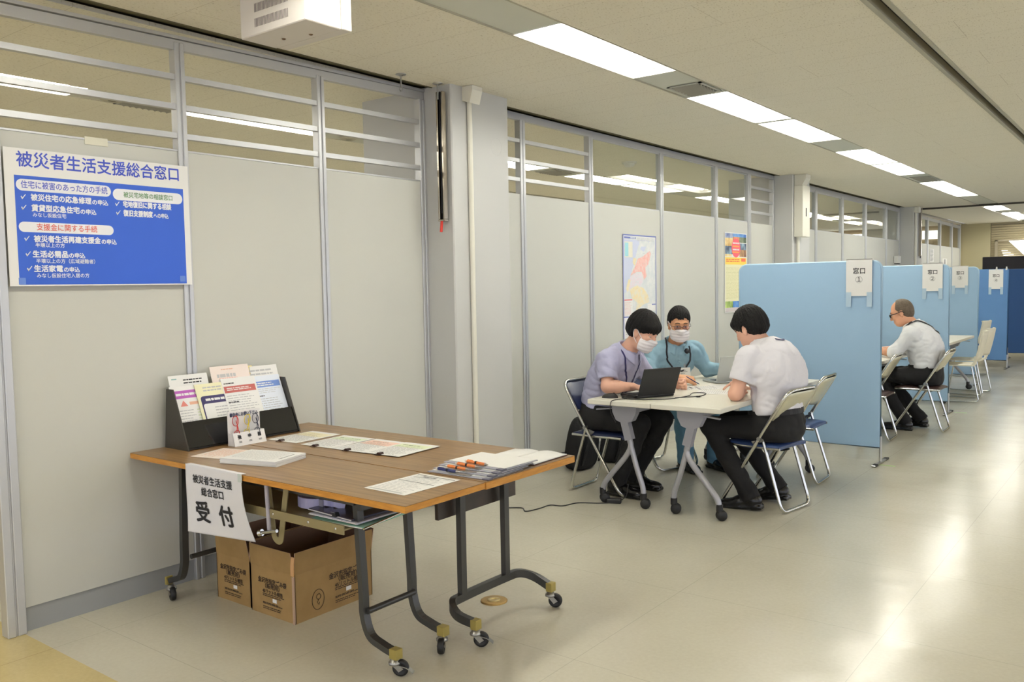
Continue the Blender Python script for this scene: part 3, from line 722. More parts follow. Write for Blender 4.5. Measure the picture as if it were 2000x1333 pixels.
for k in range(4):
    x, y, z, rz = -2.228, 2.675+.034*k, ZT+.0066*k, .03-.015*k
    t = thing('clipboard', ['bottom clipboard of the pile on the rear table corner', 'second clipboard from the bottom of the pile', 'third clipboard from the bottom of the pile', 'top clipboard of the pile with blank white sheet'][k], 'clipboard', (x, y, z), rz, 'pile of clipboards')
    MB().box((-.155, -.155, 0), (.155, .085, .003), .001).obj('board', GREYB, t)
    s = Sheet(.297, .21, .0015, 40+k); s.base(PAPER); 
    if k < 3: s.lines(-.13, -.09, .13, .08, 10, PALEINK, .3)
    s.mb.v = [(a, b_-.025, c+.0035) for a, b_, c in s.mb.v]; s.obj('paper_sheets', t)
    MB().box((-.055, -.147, .003), (.055, -.115, .0062), .001).obj('clip', STEEL, t)
    MB().box((.125, -.156, -.0005), (.157, -.125, .0048), .001).obj('corner_guard', mat('dark corner guard', (90, 88, 104), .4), t)
    if k < 4: pen(['navy pen on the lowest clipboard', 'orange pen second from the front on the clipboards', 'orange pen third from the front on the clipboards', 'orange pen on the top clipboard sheet'][k], (x-.065+.022*k, y-.128, z+.0105), rz-.06, NAVPEN if k == 0 else ORGPEN, .0)
t = thing('open_booklet', 'open white booklet lying behind the clipboards at the table corner', 'booklet', (-2.225, 2.968, ZT), .02)
b = MB()
for sx in (-1, 1):
    b.grid(lambda u, v, sx=sx: V(sx*u*.14, -.125+.25*v, .004+.006*math.sin(math.pi*min(u*1.3, 1))), 8, 3, True, .003)
b.obj('pages', PAPER, t); MB().box((-.143, -.128, 0), (.143, .128, .002)).obj('cover', mat('dark booklet cover', (88, 60, 56), .5), t)
# ================================================================ LEAFLET STAND AND READING GLASSES
ACR = mat('black acrylic', (24, 24, 26), .12, coat=.5)
SIDE = mat('dark grey brown side panel', (58, 54, 48), .35)
st = thing('leaflet_stand', 'black two-tier leaflet stand against the wall on the front table', 'leaflet stand', (-3.84, 2.235, TH))
LY = .655
for y in (0, LY-.006):
    MB().prism([(.0, 0), (.20, 0), (.195, .012), (.085, .285), (.03, .285)], .006, Matrix.Translation((0, y+.006, 0)) @ Matrix.Rotation(math.pi/2, 4, 'X')).obj('side_panel', SIDE, st)
def sl(x, z): return V(x, 0, z)
MB().prism([(.188, .012), (.182, .010), (.133, .128), (.139, .130)], LY-.012, Matrix.Translation((0, LY-.006, 0)) @ Matrix.Rotation(math.pi/2, 4, 'X')).obj('front_pocket', ACR, st)
MB().prism([(.115, .012), (.109, .010), (.05, .20), (.056, .202)], LY-.012, Matrix.Translation((0, LY-.006, 0)) @ Matrix.Rotation(math.pi/2, 4, 'X')).obj('rear_pocket', ACR, st)
MB().prism([(.03, .012), (.024, .010), (.024, .285), (.03, .285)], LY-.012, Matrix.Translation((0, LY-.006, 0)) @ Matrix.Rotation(math.pi/2, 4, 'X')).obj('back_panel', ACR, st)
MB().box((.02, .006, .003), (.19, LY-.006, .010)).obj('base_panel', ACR, st)
def leaflet(label, yc, x0, z0, lean, w_, h_, M, marks, th=.002, roll=0, seed=0):
    """standing sheet facing +X; bottom centre at (x0, yc, z0), leaning back"""
    t = thing('leaflet', label, 'leaflet', (-3.84+x0, 2.235+yc, TH+z0), 0, 'leaflets in the stand')
    s = Sheet(w_, h_, th, seed); s.base(M); marks(s)
    up = V(-math.sin(lean), 0, math.cos(lean)); rt = V(0, 1, 0)
    r2 = rt*math.cos(roll)+up*math.sin(roll); u2 = up*math.cos(roll)-rt*math.sin(roll)
    F = frame_m(V(0, 0, 0), r2, u2) @ Matrix.Translation((0, h_/2, 0))
    s.mb.v = [tuple(F @ Vector(p)) for p in s.mb.v]; s.obj('printed_sheet', t)
LEAFINK = mat('light grey print', (182, 182, 184), .7)
def m1(s): s.rect(-.10, .085, .07, .125, PURP); s.lines(-.08, .095, .05, .115, 1, PAPER, .6, lv=1); s.poly([(-.07, .045), (-.03, .045), (-.05, .075)], mat('salmon print', (214, 130, 120), .7)); s.rect(-.02, .05, .09, .065, ORGP); s.lines(-.095, -.09, .0, .03, 9, LEAFINK, .3); s.lines(.01, -.09, .095, .03, 8, GRNP, .35); s.rect(.0, -.13, .10, -.115, PURP)
def m2(s): s.lines(-.06, .105, .09, .135, 2, LEAFINK, .45); s.pill(-.085, -.06, .10, .085, NAVYP, r=.015); s.pill(-.078, -.052, .093, .045, PAPER, 1, r=.012); s.lines(-.06, .055, .09, .075, 1, PAPER, .6, lv=1); s.lines(-.02, -.03, .085, .03, 4, LEAFINK, .35, lv=2); s.rect(-.07, -.12, .06, -.08, mat('pale blue print', (210, 222, 234), .7))
def m3(s): s.lines(-.09, .115, -.03, .125, 1, INK, .6); s.rect(-.095, .07, .09, .105, REDP); s.lines(-.08, .08, .08, .098, 2, PAPER, .5, lv=1); s.lines(-.09, -.13, .09, .06, 15, LEAFINK, .28); s.lines(-.09, .015, -.01, .025, 1, INK, .6)
def m4(s): s.rect(-.095, .085, .09, .118, BLUEP); s.lines(-.06, .09, .06, .113, 2, PAPER, .5, lv=1); s.lines(-.09, .05, .09, .08, 3, PALEINK, .3); s.lines(-.09, .033, -.02, .043, 1, INK, .5); s.lines(-.075, -.12, .08, .028, 12, LEAFINK, .28)
def m5(s): s.lines(-.03, .10, .08, .13, 2, INK, .4); s.lines(-.09, .125, -.06, .135, 1, mat('teal print', (120, 170, 170), .7)); s.lines(-.09, .05, .09, .095, 4, PALEINK, .3)
def m6(s): s.lines(-.05, .125, .05, .135, 1, ORGP); s.lines(-.08, .08, .07, .115, 1, LEAFINK, .5); s.lines(-.07, .055, .06, .09, 1, mat('coral print', (226, 150, 140), .7), .7); s.lines(-.07, .03, .08, .055, 1, LEAFINK, .5)
def m7(s): s.lines(-.09, .09, .08, .13, 2, LEAFINK, .45); s.rect(-.10, .05, .10, .075, mat('coral print', (226, 150, 140), .7))
leaflet('white leaflet standing back left in the stand, top left corner sheet', .125, .102, .06, .31, .21, .297, PAPER, m5, .002, -.0, 51)
leaflet('pale pink leaflet at the back middle of the stand', .36, .100, .085, .31, .225, .297, PINKP, m6, .003, .0, 52)
leaflet('white leaflet with pink heading at the back right of the stand', .565, .102, .075, .31, .17, .29, PAPER, m7, .002, 0, 53)
leaflet('yellow leaflet edge at the back of the stand beside the pink one', .475, .095, .085, .31, .05, .285, mat('yellow paper', (232, 214, 150), .6), lambda s: None, .002, 0, 54)
leaflet('white leaflet with magenta heading, front left in the stand', .113, .152, .018, .40, .21, .297, PAPER, m1, .003, 0, 55)
leaflet('pale yellow leaflet with navy panel, front of the stand', .235, .163, .018, .40, .20, .297, YELP, m2, .003, 0, 56)
leaflet('thick stack of white leaflets with red heading in the stand', .385, .142, .025, .40, .20, .297, PAPER, m3, .022, 0, 57)
leaflet('white leaflets with blue heading, front right in the stand', .545, .146, .022, .40, .20, .297, mat('cool white paper', (224, 230, 240), .7), m4, .012, 0, 58)
# reading glasses display
gh = thing('glasses_holder', 'white card holder with reading glasses on the front table', 'glasses holder', (-3.55, 2.425, TH), .02)
WC = mat('white card', (233, 231, 230), .55)
b = MB().prism([(-.055, 0), (.0, 0), (-.018, .062), (-.024, .062), (-.006, .004), (-.05, .004), (-.05, .165), (-.055, .165)], .185, Matrix.Translation((0, .185, 0)) @ Matrix.Rotation(math.pi/2, 4, 'X'))
for y in (.0, .183): b.prism([(-.055, 0), (.0, 0), (-.018, .062), (-.055, .062)], .002, Matrix.Translation((0, y+.002, 0)) @ Matrix.Rotation(math.pi/2, 4, 'X'))
b.obj('card_body', WC, gh)
b = MB(); put_text(b, '御自由にお使い下さい。', .021, (-.0485, .0925, .146), (0, 1, 0), (0, 0, 1), .0007, width=.165)
b.obj('lettering', mat('navy ink', (40, 46, 84), .6), gh, fixn=False)
b = MB(); ux = V(0, 1, 0); uy = V(-.018, 0, .062).normalized(); nn = ux.cross(uy)
for tx, yy in (('強', .035), ('中', .093), ('弱', .15)):
    o = V(0, yy, 0)+uy*.042+nn*.0012; put_text(b, tx, .021, o, ux, uy, .0012)
    for q in (.020, .015): o2 = V(0, yy-.008, 0)+uy*q+nn*.0012; b.quad(o2, o2+ux*.017, o2+ux*.017+uy*.002, o2+uy*.002)
b.obj('size_lettering', INK, gh, fixn=False)
def eyeglasses(label, cat, M, pos, rz, fold=True, rx=0, lensM=None, group=None, wd=.13):
    """frame in the xz plane, temples towards -y"""
    t = thing('reading_glasses', label, cat, pos, rz, group); t.rotation_euler.x = rx
    b = MB()
    for s in (-1, 1):
        b.tube([V(s*wd*.27+.024*math.cos(a), 0, .017*math.sin(a)*(1.1 if math.sin(a) > 0 else 1)) for a in [2*math.pi*k/20 for k in range(20)]], .0017, 6, True)
    b.tube(smooth_path([V(-.010, 0, .004), V(0, .002, .008), V(.010, 0, .004)], 4), .0017, 6)
    b.obj('frame', M, t)
    for s in (-1, 1):
        x = s*wd*.47
        pts = [V(x, 0, .006), V(x-s*.004, -.01, .006), V(x-s*.05, -.014-.005*s, .0), V(x-s*.105, -.018-.005*s, -.012)] if fold else [V(x, 0, .006), V(x, -.05, .006), V(x, -.10, .002), V(x-s*.004, -.135, -.02)]
        MB().tube(smooth_path(pts, 4), .0019, 6).obj('temple', M, t)
        if lensM: MB().prism([(.0235*math.cos(a), .0165*math.sin(a)) for a in [2*math.pi*k/18 for k in range(18)]], .001, Matrix.Translation((s*wd*.27, .0005, 0)) @ Matrix.Rotation(math.pi/2, 4, 'X')).obj('lens', lensM, t)
    return t
LENS = bpy.data.materials.new('clear lens'); LENS.use_nodes = True; glassmat(LENS, (.93, .93, .95, 1))
def hung(label, M, y, tilt):
    t = eyeglasses(label, 'glasses', M, (-3.55-.036, 2.425+y, TH+.083), math.pi/2+.02, True, 0, LENS, 'reading glasses in the holder')
    t.rotation_euler = (0, math.radians(tilt), math.pi/2)
hung('red reading glasses in the white holder, left one', mat('red frame', (198, 48, 46), .3), .035, 84)
hung('yellow reading glasses in the white holder, middle one', mat('yellow frame', (214, 190, 40), .3), .095, 96)
hung('navy reading glasses in the white holder, right one', mat('navy frame', (34, 38, 62), .3), .150, 82)
# ================================================================ SIGNS AND FITTINGS ON WALL AND CEILING
def wall_sheet(nm, label, cat, y0, y1, z0, z1, draw, seed=1, x=WX+.004, th=.0012, base=None, bow=0):
    """flat sheet on the left wall: local x = +Y, local y = +Z"""
    t = thing(nm, label, cat, (x, (y0+y1)/2, (z0+z1)/2))
    s = Sheet(y1-y0, z1-z0, th, seed); s.base(base or PAPER); draw(s)
    F = frame_m(V(0, 0, 0), V(0, 1, 0), V(0, 0, 1))
    s.mb.v = [tuple(F @ Vector(p)) for p in s.mb.v]
    return t, s
SB = mat('blue sign print', (46, 92, 200), .55); SBT = mat('blue sign lettering', (58, 78, 190), .55); SGR = mat('green sign lettering', (70, 130, 70), .6); SRD = mat('red sign lettering', (214, 84, 66), .6); SWH = mat('white sign print', (236, 236, 240), .6)
def bigsign(s):
    W_, H_ = s.w, s.h
    X = lambda f: -W_/2+f*W_
    Y = lambda f: H_/2-f*H_
    s.text('被災者生活支援総合窓口', .07, X(.50), Y(.085), SBT, .0012, width=W_*.88)
    s.rect(X(.045), Y(.99), X(.965), Y(.195), SB)
    s.pill(X(.052), Y(.305), X(.535), Y(.22), SWH, 1); s.pill(X(.545), Y(.325), X(.958), Y(.235), SWH, 1); s.pill(X(.055), Y(.605), X(.54), Y(.53), SWH, 1)
    s.text('住宅に被害のあった方の手続', .034, X(.295), Y(.263), SBT, .0003, width=W_*.44, lv=2)
    s.text('被災宅地等の相談窓口', .028, X(.75), Y(.281), SGR, .0003, width=W_*.29, lv=2)
    s.text('支援金に関する手続', .032, X(.295), Y(.568), SRD, .0003, width=W_*.31, lv=2)
    def tick(x, y, k=1):
        s.poly([(x-.010*k, y+.002), (x-.004*k, y-.010), (x-.001*k, y-.004), (x-.007*k, y+.006)], SWH, 2); s.poly([(x-.004*k, y-.010), (x+.012*k, y+.012), (x+.009*k, y+.013), (x-.0045*k, y-.004)], SWH, 2)
    def item(a, b_, x0, x1, x2, y, tx):
        s.text(a, .031, X(x0), Y(y), SWH, .0013, 'LEFT', (x1-x0)*W_, 2); b_ and s.text(b_, .025, X(x1+.006), Y(y+.006), SWH, .0009, 'LEFT', (x2-x1)*W_, 2)
        tick(X(tx), Y(y))
    item('被災住宅の応急修理', 'の申込', .12, .425, .51, .352, .083)
    item('賃貸型応急住宅', 'の申込', .12, .36, .443, .43, .083)
    s.text('みなし仮設住宅', .02, X(.125), Y(.478), SWH, .0003, 'LEFT', W_*.165, 2)
    item('宅地復旧に関する相談', '', .60, .885, .9, .358, .567)
    item('復旧支援制度', 'への申込', .60, .77, .86, .428, .57)
    item('被災者生活再建支援金', 'の申込', .125, .465, .547, .655, .09)
    s.text('半壊以上の方', .021, X(.13), Y(.70), SWH, .0003, 'LEFT', W_*.145, 2)
    item('生活必需品', 'の申込', .115, .29, .372, .768, .092)
    s.text('半壊以上の方（広域避難者）', .021, X(.13), Y(.817), SWH, .0003, 'LEFT', W_*.30, 2)
    item('生活家電', 'の申込', .118, .26, .34, .875, .095)
    s.text('みなし仮設住宅入居の方', .021, X(.13), Y(.925), SWH, .0003, 'LEFT', W_*.265, 2)
t, s = wall_sheet('information_sign', 'large white and blue information sign taped to the left wall', 'sign', 1.578, 2.42, 1.484, 2.062, bigsign, x=WX+.022)
s.obj('printed_sheet', t)
for y, z in ((-.372, -.268), (.37, -.26)):
    MB().box((.0012, y-.014, z-.014), (.0026, y+.014, z+.014)).obj('tape', mat('tape corner', (96, 130, 206), .25), t)
o = tag(MB().box((WX+.001, 1.93, 2.115), (WX+.004, 2.035, 2.15)).obj('masking_tape', mat('cream tape', (216, 213, 194), .5)), 'small piece of cream tape on the panel edge above the blue sign', 'tape')
# ---- map poster
SEA = mat('map sea', (200, 206, 226), .6); LAND = mat('map pale land', (224, 225, 224), .6, mix=((208, 214, 216), 14, 5)); MRED = mat('map red area', (232, 172, 164), .6, mix=((232, 204, 198), 30, 4)); MYEL = mat('map yellow area', (232, 214, 168), .6, mix=((226, 222, 206), 26, 4)); MCY = mat('map cyan', (160, 214, 224), .6); MBL = mat('map blue border', (112, 124, 186), .6)
MPK = mat('map pink area', (230, 212, 220), .6, mix=((220, 222, 226), 40, 4))
def mapd(s):
    X = lambda f: -s.w/2+f*s.w; Y = lambda f: s.h/2-f*s.h
    P = lambda pts: [(X(a), Y(b_)) for a, b_ in pts]
    s.poly(P([(.02, .02), (.98, .02), (.98, .30), (.98, .30), (.98, .98), (.02, .98)]), LAND)
    s.poly(P([(.03, .05), (.80, .05), (.62, .16), (.52, .14), (.40, .24), (.30, .30), (.20, .42), (.08, .56), (.03, .56)]), SEA, 1)
    s.poly(P([(.46, .10), (.56, .09), (.40, .26), (.34, .25)]), LAND, 2)
    s.poly(P([(.30, .22), (.40, .23), (.34, .30), (.28, .27)]), MYEL, 7)
    s.poly(P([(.20, .40), (.34, .32), (.44, .23), (.58, .21), (.80, .15), (.84, .18), (.76, .28), (.66, .32), (.70, .40), (.62, .44), (.55, .36), (.40, .36)]), MRED, 3)
    s.poly(P([(.20, .41), (.38, .37), (.54, .37), (.60, .46), (.50, .50), (.30, .50), (.10, .56)]), MPK, 4)
    s.poly(P([(.08, .52), (.16, .43), (.22, .44), (.14, .56)]), MYEL, 5)
    s.poly(P([(.18, .53), (.40, .49), (.60, .52), (.72, .58), (.78, .66), (.60, .68), (.44, .72), (.40, .80), (.34, .80), (.40, .66), (.26, .62)]), MYEL, 6)
    s.rect(X(.05), Y(.22), X(.28), Y(.07), mat('map inset', (226, 222, 206), .6), 8); s.rect(X(.06), Y(.21), X(.16), Y(.08), MCY, 9)
    s.rect(X(.0), Y(.012), X(1), Y(0), MBL, 8); s.rect(X(.04), Y(.04), X(.38), Y(.022), MBL, 8); s.rect(X(.22), Y(.036), X(.36), Y(.026), LAND, 9)
    s.lines(X(.42), Y(.06), X(.94), Y(.025), 4, PALEINK, .4, lv=8)
    s.rect(X(.48), Y(.11), X(.76), Y(.055), LAND, 8)
    for a, b_, c, d in ((.0, 0, .02, 1), (.98, 0, 1, 1)): s.rect(X(a), Y(d), X(c), Y(b_), MBL, 8)
    s.rect(X(.03), Y(.785), X(.27), Y(.62), PAPER, 8); s.rect(X(.03), Y(.635), X(.26), Y(.625), mat('map red heading', (214, 90, 90), .6), 9); s.lines(X(.04), Y(.78), X(.25), Y(.65), 10, mat('map pink lines', (226, 180, 176), .6), .3, lv=9)
    s.rect(X(.72), Y(.75), X(.97), Y(.68), PAPER, 8); s.rect(X(.85), Y(.69), X(.97), Y(.68), MBL, 9)
    s.rect(X(0), Y(.80), X(1), Y(.79), MBL, 8); s.rect(X(.02), Y(.98), X(.98), Y(.80), PAPER, 8)
    s.lines(X(.06), Y(.97), X(.9), Y(.85), 6, PALEINK, .3, lv=11); s.rect(X(.08), Y(.845), X(.2), Y(.835), mat('map red heading', (214, 90, 90), .6), 12); s.poly(P([(.08, .93), (.22, .93), (.15, .88)]), mat('map brown sketch', (150, 110, 90), .6), 9)
    s.rnd = random.Random(4)
    for k in range(60): 
        a, b_ = s.rnd.uniform(.25, .95), s.rnd.uniform(.12, .76); s.rect(X(a), Y(b_), X(a+.02+.06*s.rnd.random()), Y(b_)+.0016, PALEINK, 10)
t, s = wall_sheet('map_poster', 'tall pale map poster on the wall behind the seated men', 'poster', 6.66, 7.28, .965, 1.895, mapd); s.obj('printed_sheet', t)
def posd(s):
    X = lambda f: -s.w/2+f*s.w; Y = lambda f: s.h/2-f*s.h
    s.rect(X(.02), Y(.99), X(.98), Y(.40), YELP); rnd = random.Random(8)
    cols = [mat('poster photo %d' % k, c, .5, mix=(c2, 9, 3)) for k, (c, c2) in enumerate([((70, 90, 150), (180, 190, 210)), ((190, 140, 70), (240, 220, 160)), ((60, 80, 60), (140, 150, 120)), ((130, 60, 50), (220, 150, 110)), ((50, 60, 90), (150, 180, 200)), ((200, 160, 110), (110, 70, 60)), ((90, 130, 60), (190, 210, 120)), ((50, 110, 190), (120, 170, 220))])]
    tiles = [(.02, .01, .36, .07, 0), (.36, .01, .98, .05, 7), (.02, .07, .36, .17, 1), (.66, .05, .98, .12, 2), (.02, .17, .36, .27, 4), (.66, .13, .98, .21, 4), (.36, .05, .66, .27, 3), (.66, .21, .98, .30, 5), (.02, .27, .30, .30, 1)]
    for a, b_, c, d, k in tiles: s.rect(X(a), Y(d), X(c), Y(b_), cols[k], 1)
    cx, cy, rx, ry = X(.5), Y(.19), s.w*.2, s.h*.12
    s.poly([(cx+rx*math.cos(q), cy+ry*math.sin(q)) for q in [2*math.pi*k/26 for k in range(26)]], mat('poster rose badge', (232, 90, 110), .5), 2)
    for yy, M in ((.13, PAPER), (.17, mat('poster orange', (246, 170, 70), .5)), (.21, PAPER), (.245, mat('poster orange', (246, 170, 70), .5))): s.lines(X(.35), Y(yy+.012), X(.65), Y(yy-.012), 1, M, .8, lv=3, ragged=0)
    s.rect(X(.02), Y(.40), X(.98), Y(.31), mat('poster yellow band', (246, 214, 90), .5), 1); s.lines(X(.06), Y(.37), X(.7), Y(.325), 2, mat('poster red words', (226, 100, 70), .5), .5, lv=2); s.rect(X(.74), Y(.36), X(.94), Y(.32), mat('poster red words', (226, 100, 70), .5), 2)
    s.lines(X(.06), Y(.83), X(.94), Y(.43), 26, mat('poster tan lines', (204, 200, 150), .6), .3, lv=1)
    for a, c, k in ((.02, .36, 6), (.36, .66, 7), (.66, .98, 4)): s.rect(X(a), Y(.985), X(c), Y(.86), cols[k], 1)
    s.rect(X(.02), Y(.99), X(.98), Y(.94), mat('poster ground', (200, 190, 190), .6), 2)
t, s = wall_sheet('event_poster', 'tall yellow event poster with photos and rose badge on the wall by the first screen', 'poster', 8.85, 9.46, 1.12, 2.0, posd)
s.obj('printed_sheet', t)
# ---- white boxed unit hanging from the ceiling
t = thing('ceiling_unit', 'white boxed ventilation unit hanging from the ceiling above the wall', 'ventilation unit', (-3.273, 2.345, 2.55))
UW = mat('off-white unit paint', (214, 208, 200), .45)
UH = CZ-2.55-.001
MB().box((0, 0, 0), (.441, .19, UH), .004).obj('cabinet', UW, t); MB().box((.0, .195, .004), (.441, .25, UH), .003).obj('mounting_box', UW, t)
for z0 in (.033, .096):
    b = MB()
    for k in range(26): b.box((.104+k*.0088, -.0012, z0), (.1078+k*.0088, .001, z0+.036))
    b.obj('vent_slots', mat('dark slot', (120, 112, 112), .7), t)
for x, y in ((.15, .115), (.29, .15)): MB().lathe([(0, -.004), (.006, -.004), (.010, 0)], 14, Matrix.Translation((x, y, 0))).obj('screw', mat('dull brass', (120, 96, 70), .4, .6), t)
# ---- ceiling hooks and the hanging track by the column
def hook(x, y, label, rod, ring):
    t = thing('ceiling_hook', label, 'hook', (x, y, CZ), group='metal hooks in the ceiling')
    MB().lathe([(0, -.012), (.012, -.012), (.014, -.006), (.032, -.004), (.032, 0)], 20).obj('flange', STEEL, t)
    MB().cyl(V(0, 0, -.01), V(0, 0, -rod), .005, 8).obj('rod', STEEL, t)
    if ring: MB().tube([V(.011*math.cos(a), 0, -rod-.011+.011*math.sin(a)*1.3) for a in [2*math.pi*k/14 for k in range(14)]], .0025, 6, True).obj('ring', STEEL, t)
hook(-3.70, 3.77, 'metal ceiling hook with ring in front of the last louvred bay', .075, True)
hook(-3.69, 4.085, 'metal ceiling hook above the hanging track by the column', .10, False)
t = thing('hanging_track', 'stainless vertical track with black cord and red end tag by the column', 'track', (-3.69, 4.105, 1.88))
SS = mat('stainless steel', (176, 168, 156), .22, 1.0)
for s_ in (-1, 1): MB().box((s_*.021-.007, -.012, 0), (s_*.021+.007, .02, .80), .002).obj('track_side', SS, t)
MB().box((-.014, .01, 0), (.014, .02, .80)).obj('track_back', DARK, t); MB().box((-.03, -.014, -.012), (.03, .022, .0), .002).obj('end_cap', SS, t)
MB().cyl(V(0, -.004, .04), V(0, -.004, .80), .004, 8).obj('cord', BLACKP, t)
MB().cyl(V(.0, -.01, -.012), V(-.006, -.012, -.08), .009, 10).obj('red_tag', mat('red tag', (214, 52, 36), .4), t)
# ---- conduits and boxes on the columns
t = thing('conduit', 'white vertical conduit with angled cover on the near column', 'conduit', (COLX, 4.305, 0))
CON = mat('cream conduit', (222, 219, 205), .4)
MB().cyl(V(.016, 0, 0), V(.016, 0, 2.64), .017, 14).obj('pipe', CON, t)
MB().prism([(0, 2.64), (.06, 2.62), (.085, 2.70), (.085, CZ-.002), (0, CZ-.002)], .10, Matrix.Translation((0, .05, 0)) @ Matrix.Rotation(math.pi/2, 4, 'X')).obj('elbow_cover', CON, t)
t = thing('fire_door_box', 'tall cream box with angled conduit cover on the second column', 'box', (COLX+.003, 10.34, 0))
MB().box((0, 0, 1.985), (.11, .25, 2.60), .006).obj('cabinet', CON, t); MB().box((.109, .10, 2.23), (.112, .125, 2.33)).obj('slot', DARK, t)
MB().prism([(0, 2.60), (.09, 2.60), (.14, 2.68), (.14, CZ-.002), (0, CZ-.002)], .16, Matrix.Translation((0, .18, 0)) @ Matrix.Rotation(math.pi/2, 4, 'X')).obj('elbow_cover', CON, t)
MB().cyl(V(.03, .06, 0), V(.03, .06, 1.985), .02, 12).obj('pipe', CON, t)
t = thing('conduit', 'cream conduit on the third column far down the wall', 'conduit', (COLX, 16.46, 0))
MB().cyl(V(.02, 0, 0), V(.02, 0, 2.62), .022, 12).obj('pipe', CON, t); MB().box((0, -.06, 2.62), (.09, .06, CZ-.002), .01).obj('elbow_cover', CON, t)
t = thing('hanging_track', 'stainless vertical track on the far third column', 'track', (COLX+.03, 16.78, 1.87)); MB().box((-.02, -.025, 0), (.02, .025, .85), .003).obj('track_side', SS, t)
MB().cyl(V(.0, .0, -.04), V(0, 0, .0), .009, 8).obj('end_tag', BLACKP, t)
# small things on the far wall
t = thing('wall_dispenser', 'small white dispenser on the wall before the third column', 'dispenser', (WX+.002, 16.1, 1.74)); MB().box((0, -.09, 0), (.08, .09, .13), .01).obj('casing', WHITEP, t); MB().box((.0, -.05, -.012), (.07, .05, 0)).obj('outlet', DARK, t)
t = thing('wall_notice', 'narrow grey patterned notice high on the far wall', 'notice', (WX+.003, 19.0, 1.80)); s = Sheet(.36, .26, .002, 3); s.base(PAPER); s.lines(-.14, -.12, .14, .12, 9, GREYINK, .6); F = frame_m(V(0, 0, .13), V(0, 1, 0), V(0, 0, 1)); s.mb.v = [tuple(F @ Vector(p)) for p in s.mb.v]; s.obj('printed_sheet', t)
t = thing('wall_notice', 'small white notice on the far wall near the end wall', 'notice', (WX+.003, 20.25, 1.82)); s = Sheet(.44, .13, .002, 4); s.base(PAPER); s.rect(-.08, -.05, .08, .05, GREYINK); F = frame_m(V(0, 0, 0), V(0, 1, 0), V(0, 0, 1)); s.mb.v = [tuple(F @ Vector(p)) for p in s.mb.v]; s.obj('printed_sheet', t)
# floor outlet cover
t = thing('floor_outlet', 'round brass floor outlet cover on the vinyl floor by the table legs', 'floor outlet', (-2.445, 3.01, 0))
BR = mat('worn brass', (170, 140, 84), .4, .7)
MB().lathe([(.062, 0), (.062, .004), (.055, .006), (0, .006)], 28).obj('cover_plate', BR, t)
MB().lathe([(.03, .006), (.03, .0085), (.012, .0085), (.012, .007), (0, .007)], 20).obj('centre_cap', mat('pale brass', (196, 176, 124), .35, .6), t)
# ================================================================ CONSULTATION BOOTHS: screens, tables, chairs
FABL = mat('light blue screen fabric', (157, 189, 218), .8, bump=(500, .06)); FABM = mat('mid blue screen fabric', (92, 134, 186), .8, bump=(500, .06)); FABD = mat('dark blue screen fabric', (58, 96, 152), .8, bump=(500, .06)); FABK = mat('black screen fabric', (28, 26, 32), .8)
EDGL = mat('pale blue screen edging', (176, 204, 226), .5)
def screen(label, x0, x1, y, z0, z1, M, E, r=.07, foot=True, nm='partition_screen', th=.028):
    t = thing(nm, label, 'partition screen', ((x0+x1)/2, y, 0), group='fabric screens between the booths')
    w_ = (x1-x0)/2
    def rr(i):
        p = []
        for cx, cy, a0 in ((w_-r, z1-r, 0), (-w_+r, z1-r, 90)):
            for k in range(9): a = math.radians(a0+90*k/8); p.append((cx+(r-i)*math.cos(a), cy+(r-i)*math.sin(a)))
        return p+[(-w_+i, z0+i), (w_-i, z0+i)]
    R = Matrix.Rotation(math.pi/2, 4, 'X')
    MB().prism(rr(.012), th, Matrix.Translation((0, th/2, 0)) @ R).obj('fabric_panel', M, t)
    pp = [V(a, 0, c) for a, c in rr(.007)]
    MB().tube(pp, .0095, 8, True).obj('edge_trim', E, t)
    if foot:
        for sx in (-1, 1):
            MB().tube([V(sx*(w_-.008), 0, .012), V(sx*(w_-.008), 0, z0+.1)], .011, 10).obj('post', STEEL, t)
            f = MB().box((sx*(w_-.008)-.016, -.20, .004), (sx*(w_-.008)+.016, .20, .014), .003).obj('foot', STEEL, t)
            for q in (-.16, .16): MB().box((sx*(w_-.008)-.017, q-.035, .0), (sx*(w_-.008)+.017, q+.035, .016), .003).obj('foot_cap', BLACKP, f)
    return t
def booth_sign(label, xc, y, ztop, num, w_=.198, h_=.29, faint=False, circ=True):
    t = thing('booth_sign', label, 'sign', (xc, y-.024, ztop), group='numbered paper signs on the screens')
    s = Sheet(w_, h_, .001, 3); s.base(PAPER)
    s.text('窓口', .052, 0, h_*.17, INK, .0008, width=w_*.46); 
    s.text(num, .046, 0, -h_*.06, INK, .0006)
    if circ:
        c = [(.026*math.cos(a), -h_*.055+.026*math.sin(a)) for a in [2*math.pi*k/28 for k in range(28)]]
        for i in range(28):
            a, b_ = c[i], c[(i+1) % 28]; cy = -h_*.055
            s.poly([a, b_, (b_[0]*.93, cy+(b_[1]-cy)*.93), (a[0]*.93, cy+(a[1]-cy)*.93)], INK, 1)
    F = frame_m(V(0, 0, -h_/2), V(1, 0, 0), V(0, 0, 1)); s.mb.v = [tuple(F @ Vector(p)) for p in s.mb.v]; s.obj('printed_sheet', t)
    MB().box((-w_/2, -.001, -.004), (w_/2, .046, .0006)).obj('folded_top', PAPER, t)
    for sx in (-1, 1): MB().box((sx*w_*.40-.02, -.0016, -h_-.085), (sx*w_*.40+.02, -.0004, -h_+.03)).obj('tape_strip', mat('milky tape', (178, 202, 220), .35), t)
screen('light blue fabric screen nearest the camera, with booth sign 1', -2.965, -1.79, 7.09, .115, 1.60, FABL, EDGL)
screen('light blue fabric screen behind the bald man, with booth sign 2', -3.06, -1.875, 10.13, .12, 1.60, FABL, EDGL)
